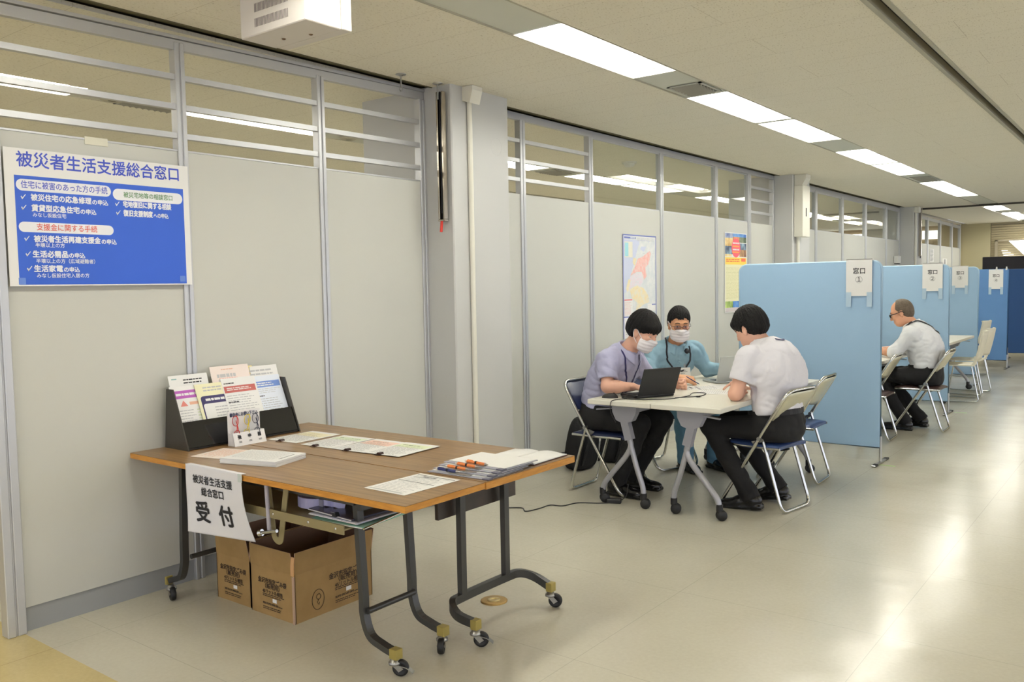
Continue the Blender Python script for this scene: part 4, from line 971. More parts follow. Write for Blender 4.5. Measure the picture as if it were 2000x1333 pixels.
screen('light blue fabric screen carrying booth sign 3', -3.28, -2.08, 13.15, .12, 1.605, FABL, EDGL)
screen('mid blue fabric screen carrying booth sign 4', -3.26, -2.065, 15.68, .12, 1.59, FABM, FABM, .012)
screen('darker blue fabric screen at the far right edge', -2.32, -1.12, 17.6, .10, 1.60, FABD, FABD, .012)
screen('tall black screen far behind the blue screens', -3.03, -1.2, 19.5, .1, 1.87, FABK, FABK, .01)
booth_sign('white booth sign 1 taped over the nearest light blue screen', -1.963, 7.09, 1.612, '１')
booth_sign('white booth sign 2 taped over the second light blue screen', -2.047, 10.13, 1.617, '２', .2, .30)
booth_sign('white booth sign 3 taped over the third light blue screen', -2.312, 13.15, 1.622, '３', .2, .30)
booth_sign('white booth sign 4 clipped to the mid blue screen', -2.24, 15.68, 1.585, '４', .205, .315, True)
for x, lb in ((-2.235, 'left white clip on top of the mid blue screen above sign 4'), (-2.095, 'right white clip on top of the mid blue screen near its corner')):
    t = thing('screen_clip', lb, 'clip', (x, 15.68, 1.59)); MB().box((-.012, -.03, -.02), (.012, .03, .008), .003).obj('clip_body', WHITEP, t); MB().box((-.010, -.006, .008), (.010, .006, .035), .003).obj('clip_grip', WHITEP, t)
GT = mat('light green floor tape', (170, 214, 130), .6)
for x, y, lb in ((-1.73, 7.02, 'small light green tape mark by the foot of the nearest screen'), (-1.78, 10.25, 'small light green tape mark by the foot of the second screen')):
    tag(MB().box((x-.06, y-.01, 0), (x+.06, y+.01, .0008)).obj('floor_tape', GT), lb, 'tape')
# ---- white flip-top tables
WT = mat('white table laminate', (226, 223, 210), .4); GREYT = mat('silver grey painted tube', (168, 168, 174), .35, .35); GREYB2 = mat('grey bracket plastic', (150, 150, 158), .4)
def flip_table(label, x0, x1, y0, y1, side, lab2='white flip-top tables', proto=None):
    """side=+1: near leg sweeps to +x"""
    cx = (x0+x1)/2
    t = thing('flip_top_table', label, 'table', (cx, y0, 0), group=lab2); w_ = (x1-x0)/2-.001; L_ = y1-y0
    MB().box((-w_, 0, .668), (w_, L_, .70), .004).obj('tabletop', WT, t)
    for yy in (.10, L_-.10):
        br = MB().prism([(-.09, .668), (.09, .668), (.086, .615), (.06, .565), (.02, .55), (-.02, .55), (-.06, .565), (-.086, .615)], .05, Matrix.Translation((0, yy+.025, 0)) @ Matrix.Rotation(math.pi/2, 4, 'X')).obj('bracket', GREYB2, t)
        k = side
        MB().tube([V(k*.02, yy, .63), V(-k*.03, yy, .44)], 1, sq=(.045, .054), up=(0, 1, 0)).obj('column_casing', GREYB2, t)
        l1 = MB().tube(smooth_path([V(k*.03, yy, .61), V(-k*.02, yy, .46), V(-k*.035, yy, .40), V(-k*.0, yy, .33), V(k*.11, yy, .20), V(k*.165, yy, .13), V(k*.18, yy, .075)], 6), .0185, 12).obj('leg', GREYT, t)
        l2 = MB().tube(smooth_path([V(-k*.02, yy, .46), V(-k*.075, yy, .27), V(-k*.12, yy, .14), V(-k*.125, yy, .075)], 6), .0175, 12).obj('leg', GREYT, t)
        for l, xx, aa in ((l1, k*.18, .7), (l2, -k*.125, .4)):
            MB().cyl(V(xx, yy, .10), V(xx, yy, .058), .021, 14).obj('stem_socket', BLACKP, l)
            d = V(math.cos(aa), math.sin(aa), 0)*.012; n = V(-d.y, d.x, 0).normalized()
            for sg in (-1, 1):
                M = frame_m(V(xx, yy, .033)+d+n*sg*.0145, d.normalized(), V(0, 0, 1))
                MB().lathe([(0, -.013), (.024, -.013), (.031, -.007), (.033, 0), (.031, .007), (.024, .013), (0, .013)], 20, M).obj('caster_wheel', RUB, l)
        MB().tube([V(k*.09, yy-.03, .64), V(k*.15, yy-.03, .633), V(k*.20, yy-.03, .628)], 1, sq=(.008, .022), up=(0, 0, 1)).obj('flip_lever', GREYB2, t)
    MB().box((-.02, .12, .60), (.02, L_-.12, .63), .004).obj('beam', GREYT, t)
    return t
TA = flip_table('left white flip-top table of the nearest booth, under the black laptop', -3.03, -2.566, 4.74, 6.55, -1)
TB = flip_table('right white flip-top table of the nearest booth, beside the man in white', -2.564, -2.10, 4.74, 6.55, 1)
for dy, lb in ((2.96, 'of the second booth, mostly hidden by the first screen'), (6.05, 'of the third booth, behind the second screen')):
    for o, s_ in ((TA, 'left'), (TB, 'right')):
        c = copy_tree(o); c.location = o.location+V(.06 if dy > 4 else 0, dy, 0); tag(c, s_+' white flip-top table '+lb)
# ---- chrome folding chairs
NAVY = mat('navy vinyl pad', (34, 44, 78), .35); BROWNV = mat('dark brown vinyl pad', (74, 54, 50), .4); BACKP = mat('cream metal back plate', (206, 202, 176), .28, .35); SEATB = mat('blue vinyl seat', (50, 72, 120), .4)
def folding_chair(label, pos, ang, pad, seat, group='chrome folding chairs'):
    """local +x is forward"""
    t = thing('folding_chair', label, 'chair', (*pos, 0), ang, group)
    hw = .20; r = .0115
    tx, tz, fx = -.22, .775, .26
    def on(zz): return tx+(fx-tx)*(tz-zz)/tz
    loop = fillet([V(on(.012), -hw, .012), V(on(.60), -hw, .60), V(tx, -hw+.012, tz), V(tx, hw-.012, tz), V(on(.60), hw, .60), V(on(.012), hw, .012)], .075, 7, True)
    MB().tube(loop, r, 10, True).obj('front_frame', CHROME, t)
    hx, hz = on(.47)+.0, .47
    rear = fillet([V(hx-.005, -hw+.026, hz), V(-.175, -hw+.022, .012), V(-.175, hw-.022, .012), V(hx-.005, hw-.026, hz)], .06, 7)
    MB().tube(rear, r*.9, 10).obj('rear_frame', CHROME, t)
    for s_ in (-1, 1):
        MB().cyl(V(hx, s_*(hw-.04), hz-.004), V(hx, s_*(hw+.015), hz-.004), .012, 10).obj('hinge', STEEL, t)
        MB().tube([V(hx-.02, s_*(hw-.016), .455), V(hx+.06, s_*(hw-.016), .432), V(.0, s_*(hw-.016), .42)], 1, sq=(.004, .018), up=(0, 1, 0)).obj('link_plate', STEEL, t)
        MB().cyl(V(-.155, s_*(hw-.028), .405), V(.24, s_*(hw-.028), .405), .009, 10).obj('seat_rail', CHROME, t)
    def seatf(u, v):
        x = lerp(-.15, .25, u); wd = (hw-.02)*(1-.10*(abs(u-.45)*2)**4); y = lerp(-wd, wd, v)
        return V(x, y, .418+.022*(1-(2*u-1)**6)*(1-(2*v-1)**6)-.006*math.cos((u-.5)*3))
    MB().grid(seatf, 14, 14, True, -.02).obj('seat', seat, t)
    def backf(off):
        def f(u, v):
            y = lerp(-hw+.016, hw-.016, u); z = lerp(.585+.022*(1-(2*u-1)**2)*-1, .765-.012*(2*u-1)**4, v)
            x = on(z)+(-.022)*(1-(2*u-1)**2)+off
            return V(x, y, z)
        return f
    MB().grid(backf(.004), 14, 8, True, .0).grid(backf(.014), 14, 8, True).obj('back_pad', pad, t)
    MB().grid(backf(-.006), 14, 8, True, -.002).obj('back_plate', BACKP, t)
    return t
folding_chair('navy folding chair on the left, under the man in the lavender shirt', (-3.165, 5.17), .0, NAVY, NAVY)
folding_chair('chrome folding chair in the foreground under the man in the white polo shirt', (-2.03, 5.365), math.pi-.148, NAVY, SEATB)
folding_chair('empty chrome folding chair beside the first light blue screen', (-2.135, 6.19), math.pi+.04, NAVY, SEATB)
folding_chair('folding chair behind the table under the man in the teal work shirt', (-3.24, 6.13), -.45, NAVY, NAVY)
folding_chair('chrome folding chair under the bald man in the second booth', (-1.85, 8.92), math.pi, BROWNV, BROWNV)
folding_chair('empty folding chair with brown seat half hidden by the first screen', (-2.15, 8.19), math.pi+.03, BROWNV, BROWNV)
# ---- white plastic sled chairs
WCH = mat('cream white chair plastic', (226, 220, 198), .4)
def sled_chair(label, pos, ang):
    t = thing('sled_chair', label, 'chair', (*pos, 0), ang, 'cream plastic sled chairs')
    for s_ in (-1, 1):
        y = s_*.23
        MB().tube(fillet([V(.17, y*.9, .42), V(.24, y, .012), V(-.25, y, .012), V(-.17, y*.9, .42)], .04, 6), .009, 10).obj('sled_leg', CHROME, t)
    MB().cyl(V(.225, -.228, .10), V(.225, .228, .10), .006, 8).obj('crossbar', CHROME, t)
    MB().grid(lambda u, v: V(lerp(-.20, .22, u), lerp(-.22, .22, v), .44-.012*math.sin(math.pi*u)*math.sin(math.pi*v)-.02*max(0, u-.85)/.15), 10, 10, True, -.014).obj('seat', WCH, t)
    def bf(u, v):
        y = lerp(-.215, .215, u)*(1-.05*v); z = lerp(.50, .82, v); x = -.20-.09*v-.05*(1-(2*u-1)**2)+.02*v*v
        return V(x, y, z)
    MB().grid(bf, 12, 10, True, -.012).obj('backrest', WCH, t)
    for s_ in (-1, 1): MB().tube(smooth_path([V(-.17, s_*.19, .43), V(-.20, s_*.20, .47), V(-.205, s_*.205, .54)], 4), .014, 8).obj('back_support', WCH, t)
    MB().tube(smooth_path([bf(0, 1), bf(.25, 1), bf(.5, 1), bf(.75, 1), bf(1, 1)], 4), .012, 8).obj('top_rim', WCH, t)
    return t
sled_chair('nearest cream plastic sled chair in the third booth', (-2.02, 11.33), math.pi+.10)
sled_chair('second cream plastic sled chair in the third booth, just behind the nearest', (-2.05, 12.05), math.pi-.05)
sled_chair('farthest cream plastic sled chair in front of the mid blue screen', (-2.42, 14.25), math.pi-.1)
# ---- things on the nearest booth tables
LAPB = mat('black laptop shell', (30, 32, 36), .5); LAPS = mat('silver laptop shell', (186, 190, 190), .35, .5); SCR = mat('dark laptop screen', (18, 20, 26), .15); KEY = mat('dark keys', (40, 42, 46), .5)
def laptop(label, hinge0, hinge1, tilt, M, dep, emit=None):
    """the hinge runs hinge0 -> hinge1; the base lies to the left of that direction"""
    a, b_ = V(*hinge0, .70), V(*hinge1, .70); ux = (b_-a).normalized(); L_ = (b_-a).length; n = V(-ux.y, ux.x, 0)
    t = thing('laptop', label, 'laptop', ((a+b_)/2), math.atan2(ux.y, ux.x))
    MB().box((-L_/2, 0, .002), (L_/2, dep, .017), .004).obj('base', M, t)
    b = MB()
    for r in range(5):
        for k in range(13): b.box((-L_/2+.02+k*(L_-.04)/13, dep*.18+r*.019, .017), (-L_/2+.02+(k+.86)*(L_-.04)/13, dep*.18+r*.019+.016, .0185))
    b.obj('keyboard', KEY, t)
    up = V(0, -math.sin(tilt), math.cos(tilt)); F = frame_m(V(0, 0, .016), V(1, 0, 0), up)
    l = MB().box((-L_/2, 0, -.004), (L_/2, dep, .004), .003, F).obj('lid', M, t)
    MB().box((-L_/2+.012, .014, -.0048), (L_/2-.012, dep-.012, -.004), 0, F).obj('screen', SCR, l)
    return t
laptop('open black laptop on the left white table, lid towards the camera', (-2.743, 4.898), (-2.614, 5.165), .40, LAPB, .20)
laptop('open silver laptop on the white table half hidden by the man in white', (-2.66, 5.93), (-2.47, 6.20), .33, LAPS, .20)
t = thing('computer_mouse', 'black computer mouse on the left table corner', 'mouse', (-2.93, 4.865, .70), .35)
def mouse(u, v):
    a = 2*math.pi*u; rr = math.cos(v*math.pi/2)
    return V(.055*math.cos(a)*rr, .031*math.sin(a)*rr, .032*math.sin(v*math.pi/2)**.9*(1+.12*math.cos(a)*rr))
MB().grid(mouse, 21, 9, True).obj('shell', BLACKP, t); MB().cyl(V(.026, -.003, .0275), V(.026, .003, .0275), .008, 12).obj('scroll_wheel', RUB, t)
def cable(nm, label, pts, r=.0028, n=6):
    t = tag(MB().tube(smooth_path(pts, n), r, 7).obj(nm, BLACKP), label, 'cable'); return t
cable('power_cable', 'thin black cable on the white table, falling over the left edge near the mouse', [(-2.55, 5.05, .704), (-2.45, 5.2, .704), (-2.48, 5.36, .704), (-2.56, 5.33, .704), (-2.52, 5.18, .704), (-2.56, 4.98, .704), (-2.70, 4.86, .704), (-2.80, 4.82, .706), (-2.835, 4.76, .704), (-2.845, 4.732, .69), (-2.845, 4.73, .63), (-2.82, 4.75, .56)])
t = thing('cable_bundle', 'coiled black cable plug beside the black laptop', 'cable', (-2.80, 4.885, .7005))
for k in range(3): MB().tube([V(.035*math.cos(a)+.01*k, .016*math.sin(a)+.004*k, .008+.007*k) for a in [2*math.pi*q/16 for q in range(16)]], .004, 6, True).obj('coil', BLACKP, t)
MB().box((-.05, -.012, 0), (-.01, .012, .018), .004).obj('plug', BLACKP, t)
cable('floor_cable', 'thin black cable snaking over the floor from the wooden table to the flip-top table caster', [(-3.43, 4.35, .003), (-3.40, 4.37, .003), (-3.33, 4.41, .003), (-3.26, 4.355, .003), (-3.23, 4.46, .003), (-3.22, 4.57, .003), (-3.14, 4.60, .003), (-3.10, 4.72, .003), (-2.99, 4.78, .003), (-2.93, 4.83, .003)], .004)
t = thing('adapter', 'black power adapter on the floor beside the left table caster', 'adapter', (-2.905, 4.86, .0), .4); MB().box((-.05, -.025, 0), (.05, .025, .03), .006).obj('casing', BLACKP, t)
MB().tube(smooth_path([V(.05, 0, .02), V(.08, .02, .05), V(.09, .05, .12)], 4), .003, 6).obj('lead', BLACKP, t)
def tdoc(label, x, y, rz, draw, seed, z=.7006, w_=.21, h_=.297, M=None):
    return doc('document', label, 'paper', w_, h_, M or PAPER, (x, y, z), rz, draw, .0008, 'papers on the booth tables', seed=seed)
tdoc('printed form with grey bars lying before the man in the teal shirt', -2.66, 5.62, -.9, lambda s: (s.lines(-.09, -.13, .09, .13, 16, GREYINK, .3), s.rect(-.09, -.01, .09, .006, GREYINK), s.rect(-.09, -.05, .02, -.036, INK)), 61)
tdoc('white sheet under the pointing finger of the man in white', -2.43, 5.47, -1.25, lambda s: s.lines(-.09, -.13, .09, .13, 18, PALEINK, .3), 62, .7006)
tdoc('white sheet near the left laptop cable on the white table', -2.50, 5.86, -.7, lambda s: s.lines(-.09, -.13, .09, .13, 18, PALEINK, .3), 63, .7016)
t = thing('memory_stick', 'tiny black memory stick on the white table', 'memory stick', (-2.445, 5.17, .70), .8); MB().box((-.012, -.008, 0), (.012, .008, .009), .002).obj('body', BLACKP, t); MB().box((.012, -.006, .002), (.02, .006, .006)).obj('connector', STEEL, t)
# ---- bags by the wall
BAG = mat('black nylon', (20, 20, 23), .7, bump=(60, .25))
def bag(label, nm, x, y, w_, h_, d, rz, lean, tp):
    t = thing(nm, label, 'bag', (x, y, 0), rz)
    def f(u, v):
        a = 2*math.pi*u; vv = math.pi*(v-.5)
        sx = abs(math.cos(a))**.45*math.copysign(1, math.cos(a)); sy = abs(math.sin(a))**.6*math.copysign(1, math.sin(a))
        cz = abs(math.cos(vv))**.35; sz = abs(math.sin(vv))**.55*math.copysign(1, math.sin(vv))
        z = h_/2+h_/2*sz; k = 1-tp*(z/h_)**2
        return V(w_/2*sx*cz*k, d/2*sy*cz*k+lean*z, z)
    MB().grid(f, 41, 21, True).obj('body', BAG, t)
    MB().tube(smooth_path([V(-.03, lean*h_, h_*.97), V(-.03, lean*h_-.01, h_+.03), V(.03, lean*h_-.01, h_+.03), V(.03, lean*h_, h_*.97)], 5), .008, 8).obj('handle', BAG, t)
    for s_ in (-1, 1): MB().tube(smooth_path([V(s_*w_*.28, -d*.42+lean*h_*.9, h_*.88), V(s_*w_*.36, -d*.62+lean*h_*.5, h_*.55), V(s_*w_*.40, -d*.5, h_*.12)], 6), 1, sq=(.035, .006), up=(1, 0, 0)).obj('strap', BAG, t)
    MB().tube(smooth_path([V(-w_*.40, -d*.47, h_*.5), V(0, -d*.515, h_*.56), V(w_*.40, -d*.47, h_*.5)], 5), .004, 6).obj('zip', mat('dark zip', (60, 60, 62), .4, .5), t)
bag('black backpack leaning on the wall behind the navy folding chair', 'backpack', -3.69, 5.66, .30, .42, .20, math.pi/2, -.12, .22)
bag('black carry bag on the floor beside the backpack by the wall', 'carry_bag', -3.62, 6.08, .34, .28, .18, math.pi/2, -.1, .12)
# ================================================================ PEOPLE: distance fields turned into smooth meshes
class Noise3:
    def __init__(s, seed): s.L = np.random.RandomState(seed).rand(32, 32, 32).astype(np.float32)*2-1
    def __call__(s, x, y, z):
        x, y, z = np.broadcast_arrays(x, y, z)
        i, j, k = np.floor(x).astype(int), np.floor(y).astype(int), np.floor(z).astype(int)
        u, v, w_ = x-i, y-j, z-k; u = u*u*(3-2*u); v = v*v*(3-2*v); w_ = w_*w_*(3-2*w_)
        g = lambda a, b, c: s.L[(i+a) % 32, (j+b) % 32, (k+c) % 32]
        l = lambda a, b, t: a+(b-a)*t
        return l(l(l(g(0, 0, 0), g(1, 0, 0), u), l(g(0, 1, 0), g(1, 1, 0), u), v), l(l(g(0, 0, 1), g(1, 0, 1), u), l(g(0, 1, 1), g(1, 1, 1), u), v), w_)
A = lambda p: np.array(p, dtype=float)
def rcone(a, b, ra, rb, w_=None, sc=1.0):
    a, b = A(a), A(b)
    if w_ is not None:
        w_ = A(w_)/np.linalg.norm(w_)
    def f(x, y, z):
        px, py, pz = x-a[0], y-a[1], z-a[2]; ba = b-a
        if w_ is not None:
            q = (px*w_[0]+py*w_[1]+pz*w_[2])*(1/sc-1); px, py, pz = px+q*w_[0], py+q*w_[1], pz+q*w_[2]
            ba = ba+w_*(ba @ w_)*(1/sc-1)
        t = np.clip((px*ba[0]+py*ba[1]+pz*ba[2])/max(ba @ ba, 1e-9), 0, 1)
        d = np.sqrt((px-t*ba[0])**2+(py-t*ba[1])**2+(pz-t*ba[2])**2)-(ra+(rb-ra)*t)
        return d*(sc if w_ is not None and sc < 1 else 1)
    R = max(ra, rb); return f, np.minimum(a, b)-R, np.maximum(a, b)+R
def ellip(c, r, F=None):
    """F: 3x3 rows = local axes"""
    c = A(c); r = A(r); F = np.eye(3) if F is None else F
    def f(x, y, z):
        p = (x-c[0], y-c[1], z-c[2])
        q = [p[0]*F[i][0]+p[1]*F[i][1]+p[2]*F[i][2] for i in range(3)]
        k0 = np.sqrt(sum((q[i]/r[i])**2 for i in range(3))); k1 = np.sqrt(sum((q[i]/r[i]**2)**2 for i in range(3)))
        return k0*(k0-1)/np.maximum(k1, 1e-6)
    R = r.max(); return f, c-R, c+R
def rbox(c, h, r, F=None):
    c = A(c); h = A(h)-r; F = np.eye(3) if F is None else F
    def f(x, y, z):
        p = (x-c[0], y-c[1], z-c[2])
        q = [np.abs(p[0]*F[i][0]+p[1]*F[i][1]+p[2]*F[i][2])-h[i] for i in range(3)]
        return np.sqrt(sum(np.maximum(v, 0)**2 for v in q))+np.minimum(np.maximum(np.maximum(q[0], q[1]), q[2]), 0)-r
    R = np.linalg.norm(h+r); return f, c-R, c+R
class Vol:
    def __init__(s, lo, hi, res):
        s.lo = A(lo); s.res = res; n = np.ceil((A(hi)-s.lo)/res).astype(int)+1
        s.ax = [(s.lo[i]+res*np.arange(n[i])).astype(np.float32) for i in range(3)]
        s.D = np.full(n, 1.0, np.float32)
    def sl(s, lo, hi):
        o = []
        for i in range(3):
            a = max(0, int(math.floor((lo[i]-s.lo[i])/s.res))); b = min(len(s.ax[i]), int(math.ceil((hi[i]-s.lo[i])/s.res))+1)
            if b <= a: return None
            o.append(slice(a, b))
        return tuple(o)
    def xyz(s, sl): return s.ax[0][sl[0]][:, None, None], s.ax[1][sl[1]][None, :, None], s.ax[2][sl[2]][None, None, :]
    def add(s, prim, k=.01, op='u'):
        f, lo, hi = prim; m_ = k+.03; sl = s.sl(lo-m_, hi+m_)
        if sl is None: return s
        d = f(*s.xyz(sl)).astype(np.float32); B = s.D[sl]
        if op == 'u':
            h = np.clip(.5+.5*(B-d)/k, 0, 1); s.D[sl] = B+(d-B)*h-k*h*(1-h)
        else:
            d = -d; h = np.clip(.5-.5*(B-d)/k, 0, 1); s.D[sl] = B+(d-B)*h+k*h*(1-h)
        return s
    def field(s, fn): s.D = fn(s.D, *s.xyz((slice(None),)*3)).astype(np.float32); return s
    def at(s, p):
        q = (A(p)-s.lo)/s.res; i = np.clip(np.floor(q).astype(int), 0, np.array(s.D.shape)-2); t = q-i; v = 0
        for a in (0, 1):
            for b in (0, 1):
                for c in (0, 1):
                    v += s.D[i[0]+a, i[1]+b, i[2]+c]*(t[0] if a else 1-t[0])*(t[1] if b else 1-t[1])*(t[2] if c else 1-t[2])
        return float(v)
    def snap(s, p, off=.003):
        p = A(p); e = s.res
        for _ in range(12):
            g = A([(s.at(p+d*e)-s.at(p-d*e))/(2*e) for d in np.eye(3)]); n = np.linalg.norm(g)
            if n < 1e-4: break
            p = p-g/n*(s.at(p)-off)*.8
        return Vector(p)
    def mesh(s, name, M, org):
        D = s.D; I = D < 0; nx, ny, nz = D.shape
        cnt = np.zeros((nx-1, ny-1, nz-1), np.int8)
        co = [(a, b, c) for a in (0, 1) for b in (0, 1) for c in (0, 1)]
        for a, b, c in co: cnt += I[a:nx-1+a, b:ny-1+b, c:nz-1+c]
        act = np.argwhere((cnt > 0) & (cnt < 8))
        if len(act) == 0: raise RuntimeError('empty '+name)
        idx = np.full(cnt.shape, -1, np.int32); idx[tuple(act.T)] = np.arange(len(act))
        val = np.stack([D[act[:, 0]+a, act[:, 1]+b, act[:, 2]+c] for a, b, c in co], 1)
        C = np.array(co, float); P = np.zeros((len(act), 3)); n = np.zeros(len(act))
        for i in range(8):
            for j in range(i+1, 8):
                if np.abs(C[i]-C[j]).sum() == 1:
                    m_ = (val[:, i] < 0) != (val[:, j] < 0); t = val[m_, i]/(val[m_, i]-val[m_, j])
                    P[m_] += C[i]+t[:, None]*(C[j]-C[i]); n[m_] += 1
        P = (act+P/n[:, None])*s.res+s.lo-A(org)
        Q = []
        for ax in range(3):
            o1, o2 = (ax+1) % 3, (ax+2) % 3
            s0 = [slice(None)]*3; s1 = [slice(None)]*3; s0[ax] = slice(0, -1); s1[ax] = slice(1, None)
            ch = I[tuple(s0)] != I[tuple(s1)]; e = np.argwhere(ch)
            ok = (e[:, o1] > 0) & (e[:, o2] > 0) & (e[:, o1] < D.shape[o1]-1) & (e[:, o2] < D.shape[o2]-1); e = e[ok]
            fl = I[tuple(e.T)]
            def cell(d1, d2):
                q = e.copy(); q[:, o1] -= d1; q[:, o2] -= d2; return idx[tuple(q.T)]
            q = np.stack([cell(1, 1), cell(0, 1), cell(0, 0), cell(1, 0)], 1); q[~fl] = q[~fl][:, ::-1]; Q.append(q)
        Q = np.concatenate(Q)
        me = bpy.data.meshes.new(name); me.vertices.add(len(P)); me.vertices.foreach_set('co', P.astype(np.float32).ravel())
        me.loops.add(len(Q)*4); me.loops.foreach_set('vertex_index', Q.astype(np.int32).ravel())
        me.polygons.add(len(Q)); me.polygons.foreach_set('loop_start', np.arange(0, len(Q)*4, 4, dtype=np.int32))
        me.polygons.foreach_set('use_smooth', np.ones(len(Q), bool)); me.materials.append(M); me.update(calc_edges=True)
        return me
def vobj(vol, name, M, parent, org):
    o = bpy.data.objects.new(name, vol.mesh(name, M, org)); COL.objects.link(o); o.parent = parent; return o
def nrm(v): v = A(v); return v/np.linalg.norm(v)
def axes(f, up=(0, 0, 1)):
    f = nrm(f); l = nrm(np.cross(up, f)); u = np.cross(f, l); return np.array([f, l, u])      # forward, left, up
def rotv(v, k, a):
    k = nrm(k); v = A(v); return v*math.cos(a)+np.cross(k, v)*math.sin(a)+k*(k @ v)*(1-math.cos(a))
def add_hand(vol, wr, d, pn, thumb_side, curls, spread=.06, tcurl=.5, k=.006):
    """d: direction out of the wrist, pn: way the palm faces, thumb_side: +1 if the thumb lies along cross(d, pn)"""
    d = nrm(d); pn = nrm(A(pn)-d*(A(pn) @ d)); sd = np.cross(d, pn)*thumb_side; wr = A(wr)
    vol.add(rbox(wr+d*.052, (.046, .038, .0135), .012, np.array([d, sd, pn])), .012)
    vol.add(rcone(wr-d*.03, wr+d*.02, .027, .026, pn, .72), .012)
    L = (.068, .076, .071, .055)
    tips = []
    for i in range(4):
        off = .029-.0195*i; p = wr+d*(.092-.004*abs(i-1.2))+sd*off; dd = rotv(d, pn, -thumb_side*(-spread)*(1.2-i)*1.0); r = .0088-.0006*(i == 3)
        ax = np.cross(dd, pn); c = curls[i]; ln = L[i]
        for j, (fr, cc) in enumerate(((.46, c[0]), (.31, c[1]), (.23, c[2]))):
            dd = rotv(dd, ax, cc); q = p+dd*ln*fr*1.05; vol.add(rcone(p, q, r, r*.93), k); p = q; r *= .93
        tips.append(p)
    p = wr+d*.022+sd*.03+pn*.006; dd = nrm(d*.55+sd*.75+pn*.35)
    for j, ln in enumerate((.036, .032, .026)):
        q = p+dd*ln; vol.add(rcone(p, q, .0125-.0014*j, .0112-.0014*j), k+.004*(j == 0)); p = q; dd = nrm(dd+(d*.5-sd*.35+pn*.2)*tcurl)
    return tips
RELAX = [(.35, .45, .3), (.4, .5, .35), (.45, .55, .4), (.5, .55, .4)]
FIST = [(1.2, 1.4, .7), (1.25, 1.45, .7), (1.3, 1.45, .7), (1.3, 1.4, .7)]
POINT = [(.10, .12, .08), (1.0, 1.3, .7), (1.1, 1.35, .7), (1.15, 1.35, .7)]
PENH = [(.55, .75, .4), (.7, .8, .5), (.85, .9, .5), (.95, .9, .5)]
HN = Noise3(7); CN = Noise3(11)
def head_field(vol, F, c, s=1.0, nose=1.0):
    T = lambda x, y, z: A(c)+(F[0]*x+F[1]*y+F[2]*z)*s
    E = lambda x, y, z, r, k, op='u', G=None: vol.add(ellip(T(x, y, z), A(r)*s, F if G is None else G), k, op)
    E(-.012, 0, .035, (.100, .078, .094), .02)
    E(.022, 0, -.035, (.072, .064, .088), .035)
    E(.052, 0, -.098, (.036, .036, .028), .035)
    for q in (-1, 1):
        E(.030, q*.042, -.075, (.045, .022, .04), .03)
        E(.066, q*.042, -.022, (.024, .02, .018), .02)
        E(.094, q*.033, .006, (.012, .018, .0105), .012, 's')
        G = np.array([nrm(F[0]*.95+F[2]*.25), F[1], nrm(F[2]*.95-F[0]*.25)])
        E(-.004, q*.080, -.008, (.020, .0085, .034), .006, G=G); E(.0, q*.088, -.006, (.011, .005, .020), .006, 's', G); E(-.002, q*.079, -.036, (.010, .007, .012), .006)
    E(.080, 0, .026, (.020, .052, .012), .015)
    vol.add(rcone(T(.094, 0, .004), T(.112*1, 0, -.036), .0085*s, .0125*s), .012)
    for q in (-1, 1): E(.101, q*.012, -.040, (.011, .009, .009), .008)
    E(.088, 0, -.066, (.014, .026, .007), .008); E(.086, 0, -.077, (.014, .022, .008), .008); E(.103, 0, -.0715, (.012, .022, .0022), .004, 's')
    return T
